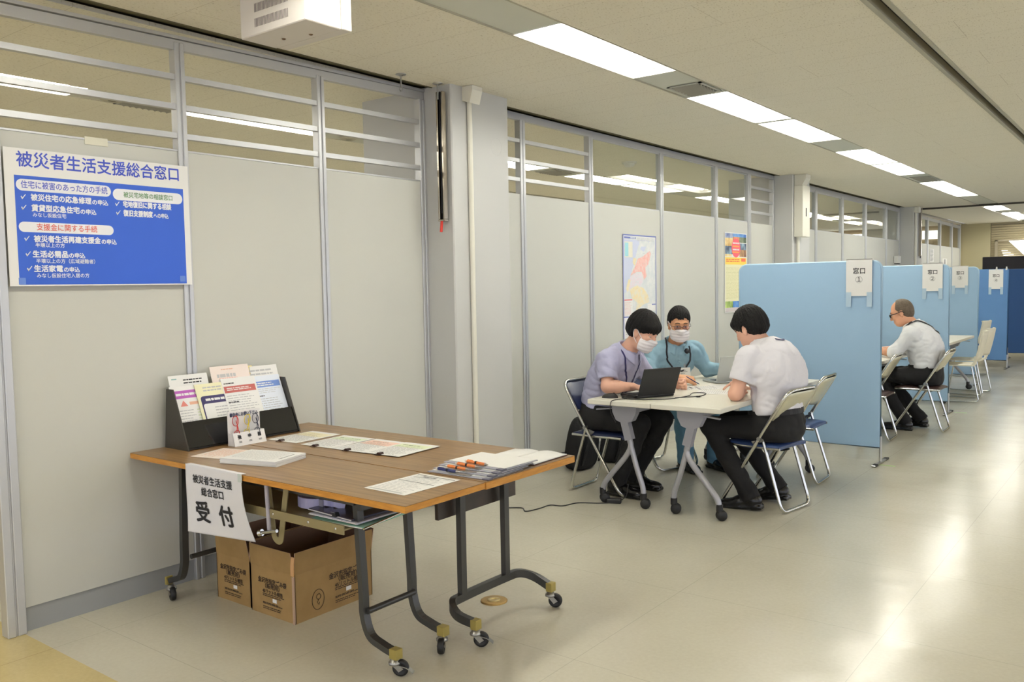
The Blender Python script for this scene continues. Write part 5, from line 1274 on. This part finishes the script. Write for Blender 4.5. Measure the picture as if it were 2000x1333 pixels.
def build_person(name_label, org, J, cl, hd, extra=None):
    """J joints in world space; cl clothing; hd head"""
    org = A(org); t = thing('person', name_label, 'person', tuple(org))
    lo, hi = A([1e9]*3), A([-1e9]*3)
    for k_, v in J.items():
        if k_ in ('hands', 'feet', 'tf'): continue
        lo = np.minimum(lo, v); hi = np.maximum(hi, v)
    lo = lo-.24; hi = hi+.24; lo[2] = -.01
    sk = Vol(lo, hi, .005)
    tf = nrm(J['tf']); TL = nrm(np.cross((0, 0, 1), tf))
    P, W_, C, N = A(J['pelvis']), A(J['waist']), A(J['chest']), A(J['neck'])
    spine = nrm(N-W_); cf = nrm(np.cross(TL, spine))                   # chest forward
    # --- skin body, one continuous surface
    sk.add(rcone(P+A((0, 0, .03)), W_, .10, .115, cf, .70), .05); sk.add(rcone(W_, C, .125, .135, cf, .70), .05); sk.add(rcone(A(J['sl']), A(J['sr']), .045, .045), .05)
    HF = axes(hd['fwd'], hd.get('up', (0, 0, 1))); Hc = A(J['head']); hs = hd.get('s', .95)
    sk.add(rcone(N-spine*.03, Hc-HF[0]*.022-HF[2]*.06, .060, .055), .03)
    head_field(sk, HF, Hc, hs)
    for sd in 'lr':
        S, E_, Wr = A(J['s'+sd]), A(J['e'+sd]), A(J['w'+sd]); k_ = cl.get('arm', 1.0)
        sk.add(rcone(S, E_, .046*k_, .041*k_), .03); sk.add(rcone(E_, lerp(E_, Wr, .35), .040*k_, .041*k_), .02); sk.add(rcone(lerp(E_, Wr, .35), Wr, .041*k_, .027*k_), .02)
        hp = J['hands'][sd]; add_hand(sk, Wr, hp['d'], hp['n'], hp['t'], hp['c'])
        H_, K_, An = A(J['h'+sd]), A(J['k'+sd]), A(J['a'+sd])
        sk.add(rcone(H_, K_, .075, .05), .04); sk.add(rcone(K_, An, .05, .033), .02); fd = nrm(J['feet'][sd]); sk.add(rcone(An-(0, 0, .02), An+fd*.10-(0, 0, .045), .03, .02), .02)
    body = vobj(sk, 'body', hd['skin'], t, org)
    # --- shirt
    sh = Vol(lo, hi, .006)
    b = cl.get('bulk', 1.0); dp = cl.get('depth', .74)
    ax0 = nrm(W_-P); sh.add(rcone(P+ax0*.03, W_, .150*b, .162*b, cf, dp), .05); sh.add(rcone(W_, C, .162*b, .168*b, cf, dp), .06); sh.add(rcone(C, C+spine*.06, .165*b, .12, cf, dp), .06)
    sh.add(rcone(lerp(A(J['sl']), A(J['sr']), .06), lerp(A(J['sr']), A(J['sl']), .06), .066, .066), .07); sh.add(rcone(C+spine*.08, N+spine*.005, .10, .066), .05)
    if 'back' in cl:
        for (q, r) in cl['back']: sh.add(ellip(q, r, np.array([cf, TL, spine])), .08)
    late = []
    for sd in 'lr':
        S, E_, Wr = A(J['s'+sd]), A(J['e'+sd]), A(J['w'+sd]); L_ = cl.get('sleeve_'+sd, cl.get('sleeve')); k_ = cl.get('sarm', cl.get('arm', 1.0))
        if L_ <= 1:
            e = lerp(S, E_, L_); dr = nrm(E_-S); sh.add(rcone(S+dr*.01, e+dr*.02, .072*k_, .070*k_), .05)
            late += [(rbox(e+dr*.075, (.075, .10, .10), .002, axes(dr, (0, .1, 1) if abs(dr[2]) < .8 else (1, 0, 0))), .003, 's'), (rcone(e-dr*.05, e+dr*.1, .047*k_, .050*k_), .004, 's')]
        else:
            e = lerp(E_, Wr, L_-1); dr = nrm(Wr-E_); sh.add(rcone(S, E_, .068*k_, .057*k_), .05); sh.add(rcone(E_, e, .057*k_, cl.get('cuff', .046)), .03)
            late += [(rbox(e+dr*.06, (.06, .075, .075), .002, axes(dr, (0, .1, 1) if abs(dr[2]) < .8 else (1, 0, 0))), .003, 's'), (rcone(e-dr*.03, e+dr*.1, .037, .036), .004, 's')]
            if cl.get('rolled'): sh.add(rcone(e-dr*.035, e, cl['cuff']+.008, cl['cuff']+.010), .008)
    # neck hole and waist cut
    sh.add(rcone(N+spine*.045, N+spine*.2+cf*.03, .075, .12), .01, 's')
    am = cl.get('wrinkle', .0065); bw = P+(W_-P)*cl.get('hem', .48)
    def wr_(D, x, y, z):
        m_ = np.abs(D) < .03; xx, yy, zz = np.broadcast_arrays(x, y, z); o = D.copy(); X_, Y_, Z_ = xx[m_], yy[m_], zz[m_]
        a = (X_-C[0])*TL[0]+(Y_-C[1])*TL[1]; u = (X_-C[0])*cf[0]+(Y_-C[1])*cf[1]
        n1 = CN(a*10+u*4, u*10, Z_*14+a*12); n2 = 1-2*np.abs(CN(a*16+5, u*16+Z_*14, Z_*24-a*18))
        o[m_] = D[m_]+am*(1-np.abs(n1)*2.2)+am*.5*n2
        cut = -((xx-bw[0])*ax0[0]+(yy-bw[1])*ax0[1]+(zz-bw[2])*ax0[2])
        hor = np.sqrt((xx-bw[0])**2+(yy-bw[1])**2)
        return np.where(hor < .25, np.maximum(o, cut), o)
    sh.field(wr_)
    for a_ in late: sh.add(*a_)
    shirt = vobj(sh, 'shirt', cl['shirt'], t, org)
    # --- trousers
    tr = Vol(lo, hi, .006)
    tr.add(rcone(P, W_, .158*b, .166*b, cf, .80), .05)
    tr.add(ellip(P+A((0, 0, -.02)), (.12, .165*b, .10), axes(tf)), .05)
    late2 = []
    for sd in 'lr':
        H_, K_, An = A(J['h'+sd]), A(J['k'+sd]), A(J['a'+sd])
        lw = cl.get('leg', 1.0); tr.add(rcone(H_, K_, .090, .067*lw), .05); tr.add(rcone(K_, lerp(K_, An, .4), .067*lw, .064*lw), .02); tr.add(rcone(lerp(K_, An, .4), An+nrm(K_-An)*.02, .064*lw, .056*lw), .02)
        dr = nrm(An-K_); tr.add(rcone(An, An+dr*.06, .060, .064), .02); late2 += [(rbox(An+dr*(.045+.06), (.06, .10, .10), .002, axes(dr, (1, 0, 0))), .003, 's'), (rcone(An-dr*.0, An+dr*.1, .043, .046), .004, 's')]
    top = lerp(P, W_, .72)
    def wr2(D, x, y, z):
        m_ = np.abs(D) < .03; xx, yy, zz = np.broadcast_arrays(x, y, z); o = D.copy(); X_, Y_, Z_ = xx[m_], yy[m_], zz[m_]
        n1 = HN(X_*11+Y_*5, Y_*11, Z_*16+X_*6); o[m_] = D[m_]+.0045*(1-np.abs(n1)*2)
        cut = (xx-top[0])*ax0[0]+(yy-top[1])*ax0[1]+(zz-top[2])*ax0[2]
        fw = (xx-org[0])*tf[0]+(yy-org[1])*tf[1]; seat = np.where((fw < .125) & (fw > -.24), .441-zz, -1)
        seat = np.where(zz > .385, seat, -1)
        return np.maximum(np.maximum(o, np.where(np.sqrt((xx-top[0])**2+(yy-top[1])**2) < .24, cut, -1)), seat)
    tr.field(wr2)
    for a_ in late2: tr.add(*a_)
    vobj(tr, 'trousers', cl['trousers'], t, org)
    if cl.get('belt'):
        n = 36; pts = []
        for k_ in range(n):
            a = 2*math.pi*k_/n; c0 = top-ax0*.02; p = c0+TL*math.cos(a)*.22+nrm(cf-ax0*(cf @ ax0))*math.sin(a)*.22
            for _ in range(40):
                if tr.at(p) < .004: break
                p = c0+(p-c0)*.975
            pts.append(Vector(p-org))
        MB().tube(pts, 1, closed=True, sq=(.034, .004), up=tuple(ax0)).obj('belt', cl['belt'], t)
    # --- shoes
    for sd in 'lr':
        An, fd = A(J['a'+sd]), nrm(J['feet'][sd]); F = axes(fd, (0, 0, 1)); zf = J['feet'].get('z'+sd, .0)
        base = A((An[0], An[1], 0))+A((0, 0, 1))*0
        v = Vol(An-A((.26, .26, .16)), An+A((.26, .26, .10)), .005)
        G = An-F[2]*(.085-0.0)
        v.add(rcone(G+F[0]*-.035+F[2]*.035, G+F[0]*.06+F[2]*.03, .042, .044), .03); v.add(ellip(G+F[0]*.135+F[2]*.022, (.075, .045, .032), F), .04); v.add(rcone(G-F[0]*.03+F[2]*.04, An+F[2]*.005, .040, .042), .03)
        v.add(rbox(G+F[0]*.065+F[2]*.0, (.14, .046, .012), .01, F), .01); v.add(rbox(G-F[0]*.045-F[2]*.008, (.034, .038, .016), .006, F), .006)
        v.add(rbox(G+F[0]*.05-F[2]*.10, (.3, .2, .082), .001, F), .003, 's'); v.add(rcone(An+F[2]*.03, An+F[2]*.1, .037, .04), .004, 's')
        vobj(v, 'shoe', cl['shoe'], t, org)
    # --- hair
    hv = Vol(Hc-.19, Hc+.19, .0035); T = lambda x, y, z: Hc+(HF[0]*x+HF[1]*y+HF[2]*z)*hs
    th = hd.get('hair_t', .017)
    hv.add(ellip(T(-.016, 0, .040), A((.100+th, .080+th*.8, .093+th))*hs, HF), .02); hv.add(ellip(T(-.045, 0, -.01), A((.066+th, .070+th*.7, .085))*hs, HF), .03)
    for q in hd.get('tufts', []): hv.add(ellip(T(*q[0]), A(q[1])*hs, HF), .02)
    xs, zs = zip(*hd['line'])
    def hf(D, x, y, z):
        px, py, pz = x-Hc[0], y-Hc[1], z-Hc[2]
        lx = (px*HF[0][0]+py*HF[0][1]+pz*HF[0][2])/hs; ly = (px*HF[1][0]+py*HF[1][1]+pz*HF[1][2])/hs; lz = (px*HF[2][0]+py*HF[2][1]+pz*HF[2][2])/hs
        h0 = np.interp(lx, xs, zs)
        ang = np.arctan2(ly, lx+.02)
        n1 = HN(ang*9, lz*14, lx*12)*.5+HN(ang*26+7, lz*20, lx*24)*.5
        D = D+n1*hd.get('rough', .005)+hd.get('taper', .016)*np.clip(1-(lz-h0)/.05, 0, 1)*np.clip((.055-lx)/.02, .25, 1)
        cut = (h0-lz)*hs*.7+n1*.013
        o = np.maximum(D, cut)
        if 'bald' in hd:
            bx, bz, br = hd['bald']; o = np.maximum(o, (br-np.sqrt((lx-bx)**2+(ly*1.0)**2+(lz-bz)**2))*hs)
        ear = np.sqrt(((lx+.004)/.022)**2+((lz+.010)/.034)**2+((np.abs(ly)-.088)/.02)**2)
        return np.maximum(o, (1-ear)*.015)
    hv.field(hf); vobj(hv, 'hair', hd['hair'], t, org)
    R_ = lambda q: Vector(q-org)
    # --- eyes and brows
    EW = mat('eye white', (226, 220, 214), .25); IR = mat('dark iris', (30, 22, 18), .2)
    for q in (-1, 1):
        b_ = MB(); M = Matrix.Translation(R_(T(.0805, q*.032, .004))) @ Matrix.Scale(hs, 4) @ Matrix(((HF[0][0], HF[1][0], HF[2][0], 0), (HF[0][1], HF[1][1], HF[2][1], 0), (HF[0][2], HF[1][2], HF[2][2], 0), (0, 0, 0, 1)))
        b_.m(0).lathe([(.0115*math.sin(math.pi*k/10), -.0115*math.cos(math.pi*k/10)) for k in range(11)], 16, M)
        b_.m(1).lathe([(.0056, 0), (.004, .0009), (0, .0012)], 12, M @ Matrix.Translation((.0100, 0, -.003)) @ Matrix.Rotation(math.pi/2, 4, 'Y'))
        b_.obj('eye', [EW, IR], t)
        ML = M @ Matrix.Rotation(-.30, 4, 'Y')
        MB().lathe([(.0131*math.sin(math.radians(g)), .0131*math.cos(math.radians(g))) for g in range(0, 101, 10)], 18, ML).obj('eyelid', hd['skin'], t)
        MB().tube(smooth_path([R_(T(.0985, q*.014, .026)), R_(T(.0965, q*.03, .031)), R_(T(.086, q*.048, .027))], 4), .0032*hs, 6).obj('eyebrow', hd['hair'], t)
    if hd.get('mask'):
        mv = Vol(Hc-.19, Hc+.19, .0035)
        mv.add(ellip(T(.026, 0, -.045), A((.078, .068, .082))*hs, HF), .02); mv.add(ellip(T(.058, 0, -.098), A((.044, .044, .034))*hs, HF), .035); mv.add(rcone(T(.092, 0, .0), T(.114, 0, -.036), .014*hs, .018*hs), .035)
        for q in (-1, 1): mv.add(ellip(T(.032, q*.043, -.075), A((.048, .026, .045))*hs, HF), .03)
        def mf(D, x, y, z):
            px, py, pz = x-Hc[0], y-Hc[1], z-Hc[2]
            lx = (px*HF[0][0]+py*HF[0][1]+pz*HF[0][2])/hs; ly = np.abs(px*HF[1][0]+py*HF[1][1]+pz*HF[1][2])/hs; lz = (px*HF[2][0]+py*HF[2][1]+pz*HF[2][2])/hs
            D = D-.004+.0016*np.sin(lz*260)*np.clip((lx-.03)*20, 0, 1)
            topc = lz-(-.018-.30*np.maximum(ly-.02, 0)); bot = -.128+.35*np.maximum(ly-.03, 0)-lz
            return np.maximum(np.maximum(D, topc*hs), np.maximum(bot*hs, (.038-lx)*hs))
        mv.field(mf); mk = vobj(mv, 'face_mask', mat('white face mask', (236, 232, 234), .8), t, org)
        for q in (-1, 1):
            MB().tube(smooth_path([R_(T(.052, q*.066, -.034)), R_(T(.022, q*.078, -.005)), R_(T(-.006, q*.088, .022)), R_(T(-.026, q*.084, -.005)), R_(T(-.012, q*.076, -.045)), R_(T(.022, q*.068, -.075)), R_(T(.046, q*.062, -.086))], 5), .0028, 6).obj('ear_loop', mat('white face mask', (236, 232, 234), .8), mk)
    if hd.get('glasses'):
        g = hd['glasses']; fr = MB(); GM = g['mat']; zz = g.get('z', .0); rr = g.get('r', .003)*1.0
        for q in (-1, 1):
            fr.tube([R_(T(.108-.010*math.cos(a)*.6, q*(.033+.026*abs(math.cos(a))**.6*math.copysign(1, math.cos(a))), zz+.0145*abs(math.sin(a))**.6*math.copysign(1, math.sin(a)))) for a in [2*math.pi*k_/22 for k_ in range(22)]], rr, 6, True)
        fr.tube([R_(T(.112, .009, zz+.004)), R_(T(.115, 0, zz+.007)), R_(T(.112, -.009, zz+.004))], rr, 6); go = fr.obj('eyeglasses', GM, t)
        for q in (-1, 1):
            MB().tube(smooth_path([R_(T(.100, q*.058, zz+.005)), R_(T(.092, q*.074, zz+.006)), R_(T(.04, q*.084, zz+.006)), R_(T(-.012, q*.088, zz+.010)), R_(T(-.03, q*.086, zz-.012))], 4), rr*.9, 6).obj('temple', GM, go)
            MB().prism([(.0235*math.cos(2*math.pi*k_/20), .015*math.sin(2*math.pi*k_/20)) for k_ in range(20)], .0012, Matrix(frame_m(R_(T(.1025, q*.033, zz)), HF[1], HF[2])) @ Matrix.Scale(hs, 4)).obj('lens', g['lens'], go)
    # --- collar
    if cl.get('collar', True):
        def cf_(u, v):
            a = lerp(-2.75, 2.75, u); back = math.cos(a*.5)
            dirv = -cf*math.cos(a)+TL*math.sin(a)
            r0 = .066+.012*abs(math.sin(a)); base = N-spine*.012+cf*.004
            tip = max(0, (abs(a)-1.9)/.85)
            if v < .35:
                w2 = v/.35; h = .038*(1-.55*(abs(a)/2.75)**2)
                p = base+dirv*(r0+.002*w2)+spine*(h*w2)-cf*.0+cf*.012*(1-math.cos(a))/2
            else:
                w2 = (v-.35)/.65; h = .038*(1-.55*(abs(a)/2.75)**2)
                p = base+dirv*(r0+.003+.024*w2)+spine*(h-(h+.012+.032*tip)*w2)+cf*.012*(1-math.cos(a))/2+cf*(.016*tip*w2)
            return R_(p)
        MB().grid(cf_, 40, 9, True, .0022).obj('collar', cl['shirt'], t)
    return t, body, shirt, dict(sk=sk, sh=sh, tr=tr, T=T, HF=HF, org=org, cf=cf, TL=TL, spine=spine, N=N, C=C, W=W_, R=R_)
def strap_on(vol, pts, org, name, M, parent, w_=.012, th=.002, n=8, off=.003, r=None):
    pp = [vol.snap(p, off) for p in smooth_path(pts, n)]
    nr = []
    q = [Vector(p)-Vector(org) for p in pp]
    b = MB()
    if r: b.tube(q, r, 8)
    else:
        e = vol.res; vs = []; fs = []
        for i, p in enumerate(pp):
            tn = (pp[min(i+1, len(pp)-1)]-pp[max(i-1, 0)]).normalized(); g = Vector([vol.at(A(p)+d*e*2)-vol.at(A(p)-d*e*2) for d in np.eye(3)]).normalized()
            s_ = tn.cross(g).normalized()*w_/2; o = q[i]; vs += [o-s_, o+s_, o+s_+g*th, o-s_+g*th]
        for i in range(len(pp)-1):
            for k in range(4): fs.append((i*4+k, i*4+(k+1) % 4, i*4+4+(k+1) % 4, i*4+4+k))
        b.add(vs, fs+[(0, 1, 2, 3), tuple(len(vs)-4+k for k in range(4))])
    return b.obj(name, M, parent)
LENS2 = bpy.data.materials.new('coated lens'); LENS2.use_nodes = True; glassmat(LENS2, (.87, .85, .93, 1))
SKIN_A = mat('light skin', (222, 172, 148), .5, bump=(220, .05)); SKIN_B = mat('tan skin', (204, 150, 112), .5, bump=(220, .05)); SKIN_C = mat('ruddy skin', (212, 156, 124), .45, bump=(220, .05))
HAIRB = mat('black hair', (13, 11, 11), .65, spec=.3, bump=(160, .7), stretch=(1, 1, .35)); HAIRG = mat('greying brown hair', (92, 78, 62), .6, bump=(200, .6), mix=((108, 94, 78), 60, 3))
TRB = mat('black trousers', (15, 14, 16), .8, bump=(900, .06)); TRT = mat('teal work trousers', (98, 144, 170), .85, bump=(700, .06)); SHOEB = mat('black leather', (18, 18, 19), .25)
LAVS = mat('lavender shirt cloth', (172, 172, 200), .8, bump=(26, .35)); TEALS = mat('teal work shirt cloth', (136, 170, 188), .85, bump=(24, .35)); WHS = mat('white polo cloth', (228, 226, 232), .8, bump=(18, .18)); WHS2 = mat('white shirt cloth', (230, 231, 233), .8, bump=(26, .3))
LANY = mat('navy lanyard', (40, 38, 92), .6); CORDB = mat('black cord', (22, 24, 34), .5)
LINE_STD = [(-.14, -.085), (-.03, -.078), (-.012, -.05), (.0, -.03), (.028, -.022), (.036, .02), (.055, .042), (.075, .056), (.13, .06)]
# ---- the man in the lavender shirt
J1 = dict(tf=(1, -.02, 0), pelvis=(-3.205, 5.17, .535), waist=(-3.165, 5.17, .67), chest=(-3.06, 5.17, .86), neck=(-2.965, 5.17, 1.005), head=(-2.838, 5.16, 1.125),
  sl=(-3.03, 5.345, .935), sr=(-3.03, 4.995, .935), el=(-2.96, 5.47, .755), er=(-2.985, 4.925, .765), wl=(-2.79, 5.50, .745), wr=(-2.835, 5.0, .765),
  hl=(-3.18, 5.265, .525), hr=(-3.18, 5.075, .525), kl=(-2.765, 5.30, .515), kr=(-2.80, 5.04, .515), al=(-3.0, 5.31, .10), ar=(-2.985, 5.05, .10),
  hands=dict(l=dict(d=(.97, .05, .02), n=(.1, -.85, -.5), t=1, c=FIST), r=dict(d=(.35, .93, -.12), n=(0, .1, -1), t=-1, c=RELAX)), feet=dict(l=(1, .02, 0), r=(1, -.05, 0)))
cl1 = dict(shirt=LAVS, trousers=TRB, shoe=SHOEB, sleeve=.74, back=[((-3.11, 5.17, .80), (.13, .17, .17))])
hd1 = dict(fwd=(.90, -.10, -.40), up=(.4, 0, 1), skin=SKIN_A, hair=HAIRB, mask=True, hair_t=.024, rough=.007, s=.96, line=[(-.14, -.085), (-.03, -.072), (-.015, -.045), (.0, -.03), (.024, -.014), (.036, .0), (.06, .014), (.085, .022), (.14, .026)], tufts=[((.070, .0, .062), (.050, .068, .042)), ((.045, -.045, .055), (.045, .035, .045))])
p1, b1, s1, q1 = build_person('seated man in a lavender short-sleeved shirt and white mask behind the black laptop', (-3.165, 5.17, 0), J1, cl1, hd1)
o1 = q1['org']
ly = strap_on(q1['sh'], [q1['N']+A((-.04, -.05, .03)), q1['N']+A((-.01, -.075, .0)), q1['C']+A((.09, -.085, .07)), q1['C']+A((.11, -.07, -.06)), q1['W']+A((.15, -.03, .02))], o1, 'lanyard', LANY, p1)
strap_on(q1['sh'], [q1['N']+A((-.04, .05, .03)), q1['N']+A((.0, .075, .0)), q1['C']+A((.11, .06, .07)), q1['C']+A((.12, .02, -.06)), q1['W']+A((.16, -.02, .02))], o1, 'lanyard_strand', LANY, ly)
strap_on(q1['sh'], [q1['C']+A((.14, .05, .02)), q1['C']+A((.14, .12, .02)), q1['C']+A((.13, .12, -.08)), q1['C']+A((.13, .05, -.085)), q1['C']+A((.14, .05, .02))], o1, 'shirt_pocket', LAVS, p1, .006, .0025)
# ---- the man in the teal work shirt
J2 = dict(tf=(.76, -.65, 0), pelvis=(-3.215, 6.13, .535), waist=(-3.17, 6.10, .66), chest=(-3.09, 6.065, .84), neck=(-3.035, 6.03, .995), head=(-2.985, 5.985, 1.137),
  sl=(-2.955, 6.20, .925), sr=(-3.195, 5.915, .925), el=(-2.885, 6.27, .765), er=(-3.14, 5.80, .765), wl=(-2.715, 6.24, .785), wr=(-2.87, 5.765, .75),
  hl=(-3.13, 6.22, .525), hr=(-3.24, 6.05, .525), kl=(-2.73, 6.14, .515), kr=(-2.905, 5.90, .515), al=(-2.80, 6.22, .10), ar=(-2.975, 6.06, .10),
  hands=dict(l=dict(d=(.95, -.1, -.18), n=(0, 0, -1), t=1, c=RELAX), r=dict(d=(.97, .12, -.12), n=(.0, .45, -.85), t=-1, c=PENH)), feet=dict(l=(.85, -.5, 0), r=(.8, -.6, 0)))
cl2 = dict(shirt=TEALS, trousers=TRT, shoe=SHOEB, sleeve_l=1.86, sleeve_r=1.35, wrinkle=.0065, cuff=.054, arm=.9, sarm=1.0, leg=1.18)
hd2 = dict(fwd=(.60, -.76, -.20), up=(.15, -.15, 1), skin=SKIN_B, hair=HAIRB, mask=True, hair_t=.014, rough=.006, s=.95, line=[(-.14, -.085), (-.03, -.075), (-.012, -.05), (.0, -.02), (.028, -.02), (.036, .02), (.05, .045), (.075, .064), (.13, .072)],
  glasses=dict(mat=mat('dark thin frame', (40, 34, 36), .3), lens=LENS2, r=.0015, z=-.002))
p2, b2, s2_, q2 = build_person('seated man in a teal work shirt with glasses and white mask, facing the camera', (-3.24, 6.13, 0), J2, cl2, hd2)
o2 = q2['org']; f2, l2 = q2['cf'], q2['TL']
cord = strap_on(q2['sh'], [q2['N']-f2*.03-l2*.075+A((0, 0, .02)), q2['N']+f2*.03-l2*.085, q2['C']+f2*.12-l2*.075+A((0, 0, .07)), q2['C']+f2*.14-l2*.02+A((0, 0, -.0)), q2['C']+f2*.14+l2*.05+A((0, 0, .0)), q2['C']+f2*.13+l2*.09+A((0, 0, .06)), q2['N']+f2*.05+l2*.085+A((0, 0, -.01))], o2, 'neck_cord', CORDB, p2, r=.0065, off=.005)
MB().lathe([(0, -.012), (.018, -.012), (.02, 0), (.018, .012), (0, .012)], 16, Matrix.Translation(Vector(q2['sh'].snap(q2['N']+f2*.09+l2*.05+A((0, 0, -.03)), .012))-Vector(o2)) @ Matrix.Rotation(.9, 4, 'X')).obj('cord_fan', CORDB, cord)
bp = Vector(q2['sh'].snap(q2['C']+f2*.16+l2*.062+A((0, 0, -.012)), .014))-Vector(o2)
F = frame_m(bp, l2, nrm(A((0, 0, 1))-f2*.15))
bd = MB().box((-.045, -.032, 0), (.045, .032, .002), 0, F).obj('name_badge', PAPER, cord)
MB().box((-.008, .03, 0), (.008, .075, .002), 0, F).obj('badge_clip', mat('clear strap', (150, 160, 170), .3), bd)
b = MB()
for k, (x0, x1) in enumerate(((-.03, .01), (-.035, .02), (-.035, .0))): b.box((x0, .01-.012*k, .002), (x1, .014-.012*k, .0024), 0, F)
b.obj('badge_print', GREYINK, bd)
strap_on(q2['sh'], [q2['N']+f2*.075+A((0, 0, -.03)), q2['C']+f2*.15+A((0, 0, .05)), q2['C']+f2*.17+A((0, 0, -.05)), q2['W']+f2*.17+A((0, 0, .02))], o2, 'button_placket', TEALS, p2, .022, .0022)
MB().tube([Vector(A(J2['wl'])-A((.012, 0, 0))-o2)+Vector(A((.004*math.sin(a), .033*math.cos(a), .031*math.sin(a)))) for a in [2*math.pi*k/22 for k in range(22)]], .0065, 8, True).obj('wrist_band', BLACKP, p2)
# pen held in the right hand
pw = A(J2['wr'])+A((.112, .005, -.012)); t = thing('ballpoint_pen', 'dark pen held by the man in the teal shirt', 'pen', tuple(pw)); MB().tube([V(.030, .01, -.026), V(-.05, -.03, .028)], .0035, 8).obj('barrel', NAVPEN, t); MB().cyl(V(.030, .01, -.026), V(.038, .0135, -.032), .0034, 8, .0008).obj('tip', STEEL, t)
# ---- the man in the white polo shirt, back to the camera
J3 = dict(tf=(-.975, .22, 0), pelvis=(-1.97, 5.35, .535), waist=(-1.985, 5.358, .68), chest=(-2.0, 5.37, .885), neck=(-2.085, 5.385, 1.055), head=(-2.178, 5.385, 1.148),
  sl=(-2.115, 5.19, .975), sr=(-2.015, 5.565, .975), el=(-2.165, 5.115, .745), er=(-2.13, 5.70, .765), wl=(-2.225, 5.36, .745), wr=(-2.325, 5.64, .785),
  hl=(-1.965, 5.26, .525), hr=(-1.95, 5.46, .525), kl=(-2.37, 5.20, .51), kr=(-2.37, 5.50, .51), al=(-2.11, 5.19, .105), ar=(-2.04, 5.48, .115),
  hands=dict(l=dict(d=(-.5, .86, -.04), n=(.3, .2, -.9), t=-1, c=FIST), r=dict(d=(-.80, -.10, -.42), n=(-.25, -.2, -.93), t=1, c=POINT)), feet=dict(l=(-.97, -.05, -.12), r=(-.97, .1, -.14)))
cl3 = dict(shirt=WHS, trousers=TRB, shoe=SHOEB, sleeve=.66, wrinkle=.0045, bulk=1.08, belt=mat('black belt', (18, 17, 19), .6), back=[((-1.965, 5.36, .87), (.13, .19, .18))], arm=1.05)
hd3 = dict(fwd=(-.88, .18, -.42), up=(-.35, 0, 1), skin=SKIN_A, hair=HAIRB, hair_t=.022, rough=.007, s=.97, line=[(-.14, -.088), (-.04, -.085), (-.02, -.06), (.0, -.035), (.03, -.045), (.045, -.01), (.06, .012), (.085, .02), (.14, .024)], tufts=[((.07, 0, .06), (.05, .07, .04)), ((-.06, 0, -.03), (.06, .07, .06))])
p3, b3, s3_, q3 = build_person('seated man in a white polo shirt seen from behind, pointing at a sheet', (-2.03, 5.365, 0), J3, cl3, hd3)
o3 = q3['org']; f3, l3 = q3['cf'], q3['TL']
strap_on(q3['sh'], [q3['N']-f3*.10+l3*.03+A((0, 0, -.035)), q3['N']-f3*.12-l3*.01+A((0, 0, -.04)), q3['N']-f3*.10-l3*.06+A((0, 0, -.03))], o3, 'lanyard', LANY, p3, .012, .002, off=.004)
# ---- the bald man with glasses in the second booth
J4 = dict(tf=(-1, -.03, 0), pelvis=(-1.84, 8.92, .535), waist=(-1.845, 8.92, .68), chest=(-1.90, 8.92, .86), neck=(-1.975, 8.92, 1.02), head=(-2.075, 8.905, 1.125),
  sl=(-1.955, 8.735, .93), sr=(-1.955, 9.105, .93), el=(-2.085, 8.70, .755), er=(-2.09, 9.13, .755), wl=(-2.27, 8.83, .75), wr=(-2.28, 9.02, .755),
  hl=(-1.86, 8.825, .525), hr=(-1.86, 9.015, .525), kl=(-2.27, 8.80, .515), kr=(-2.27, 9.05, .515), al=(-2.02, 8.80, .10), ar=(-1.93, 9.02, .11),
  hands=dict(l=dict(d=(-.8, .5, -.05), n=(0, 0, -1), t=-1, c=RELAX), r=dict(d=(-.85, -.4, -.05), n=(0, 0, -1), t=1, c=RELAX)), feet=dict(l=(-1, -.1, 0), r=(-1, .1, -.05)))
cl4 = dict(shirt=WHS2, trousers=TRB, shoe=SHOEB, sleeve=1.18, rolled=True, cuff=.054, wrinkle=.005, bulk=1.06, depth=.80, belt=mat('black belt', (18, 17, 19), .6), back=[((-1.86, 8.92, .80), (.14, .17, .17))])
hd4 = dict(fwd=(-.93, -.14, -.34), up=(-.3, 0, 1), skin=SKIN_C, hair=HAIRG, hair_t=.005, rough=.0025, s=.96, line=[(-.14, -.08), (-.04, -.075), (-.02, -.05), (.0, -.015), (.02, -.01), (.03, .03), (.05, .07), (.13, .10)], bald=(.125, .105, .118), taper=.003,
  glasses=dict(mat=mat('black thick frame', (24, 22, 24), .3), lens=LENS, r=.0042, z=.0))
p4, b4, s4_, q4 = build_person('seated balding man with black glasses and white shirt in the second booth', (-1.85, 8.92, 0), J4, cl4, hd4)
o4 = q4['org']; f4, l4 = q4['cf'], q4['TL']
strap_on(q4['sh'], [q4['N']+f4*.06+l4*.09+A((0, 0, -.06)), q4['N']+l4*.085+A((0, 0, .01)), q4['N']-f4*.07+l4*.06+A((0, 0, .0)), q4['C']-f4*.12+l4*.0+A((0, 0, .06)), q4['C']-f4*.14-l4*.03+A((0, 0, .0))], o4, 'shoulder_strap', CORDB, p4, .022, .003)
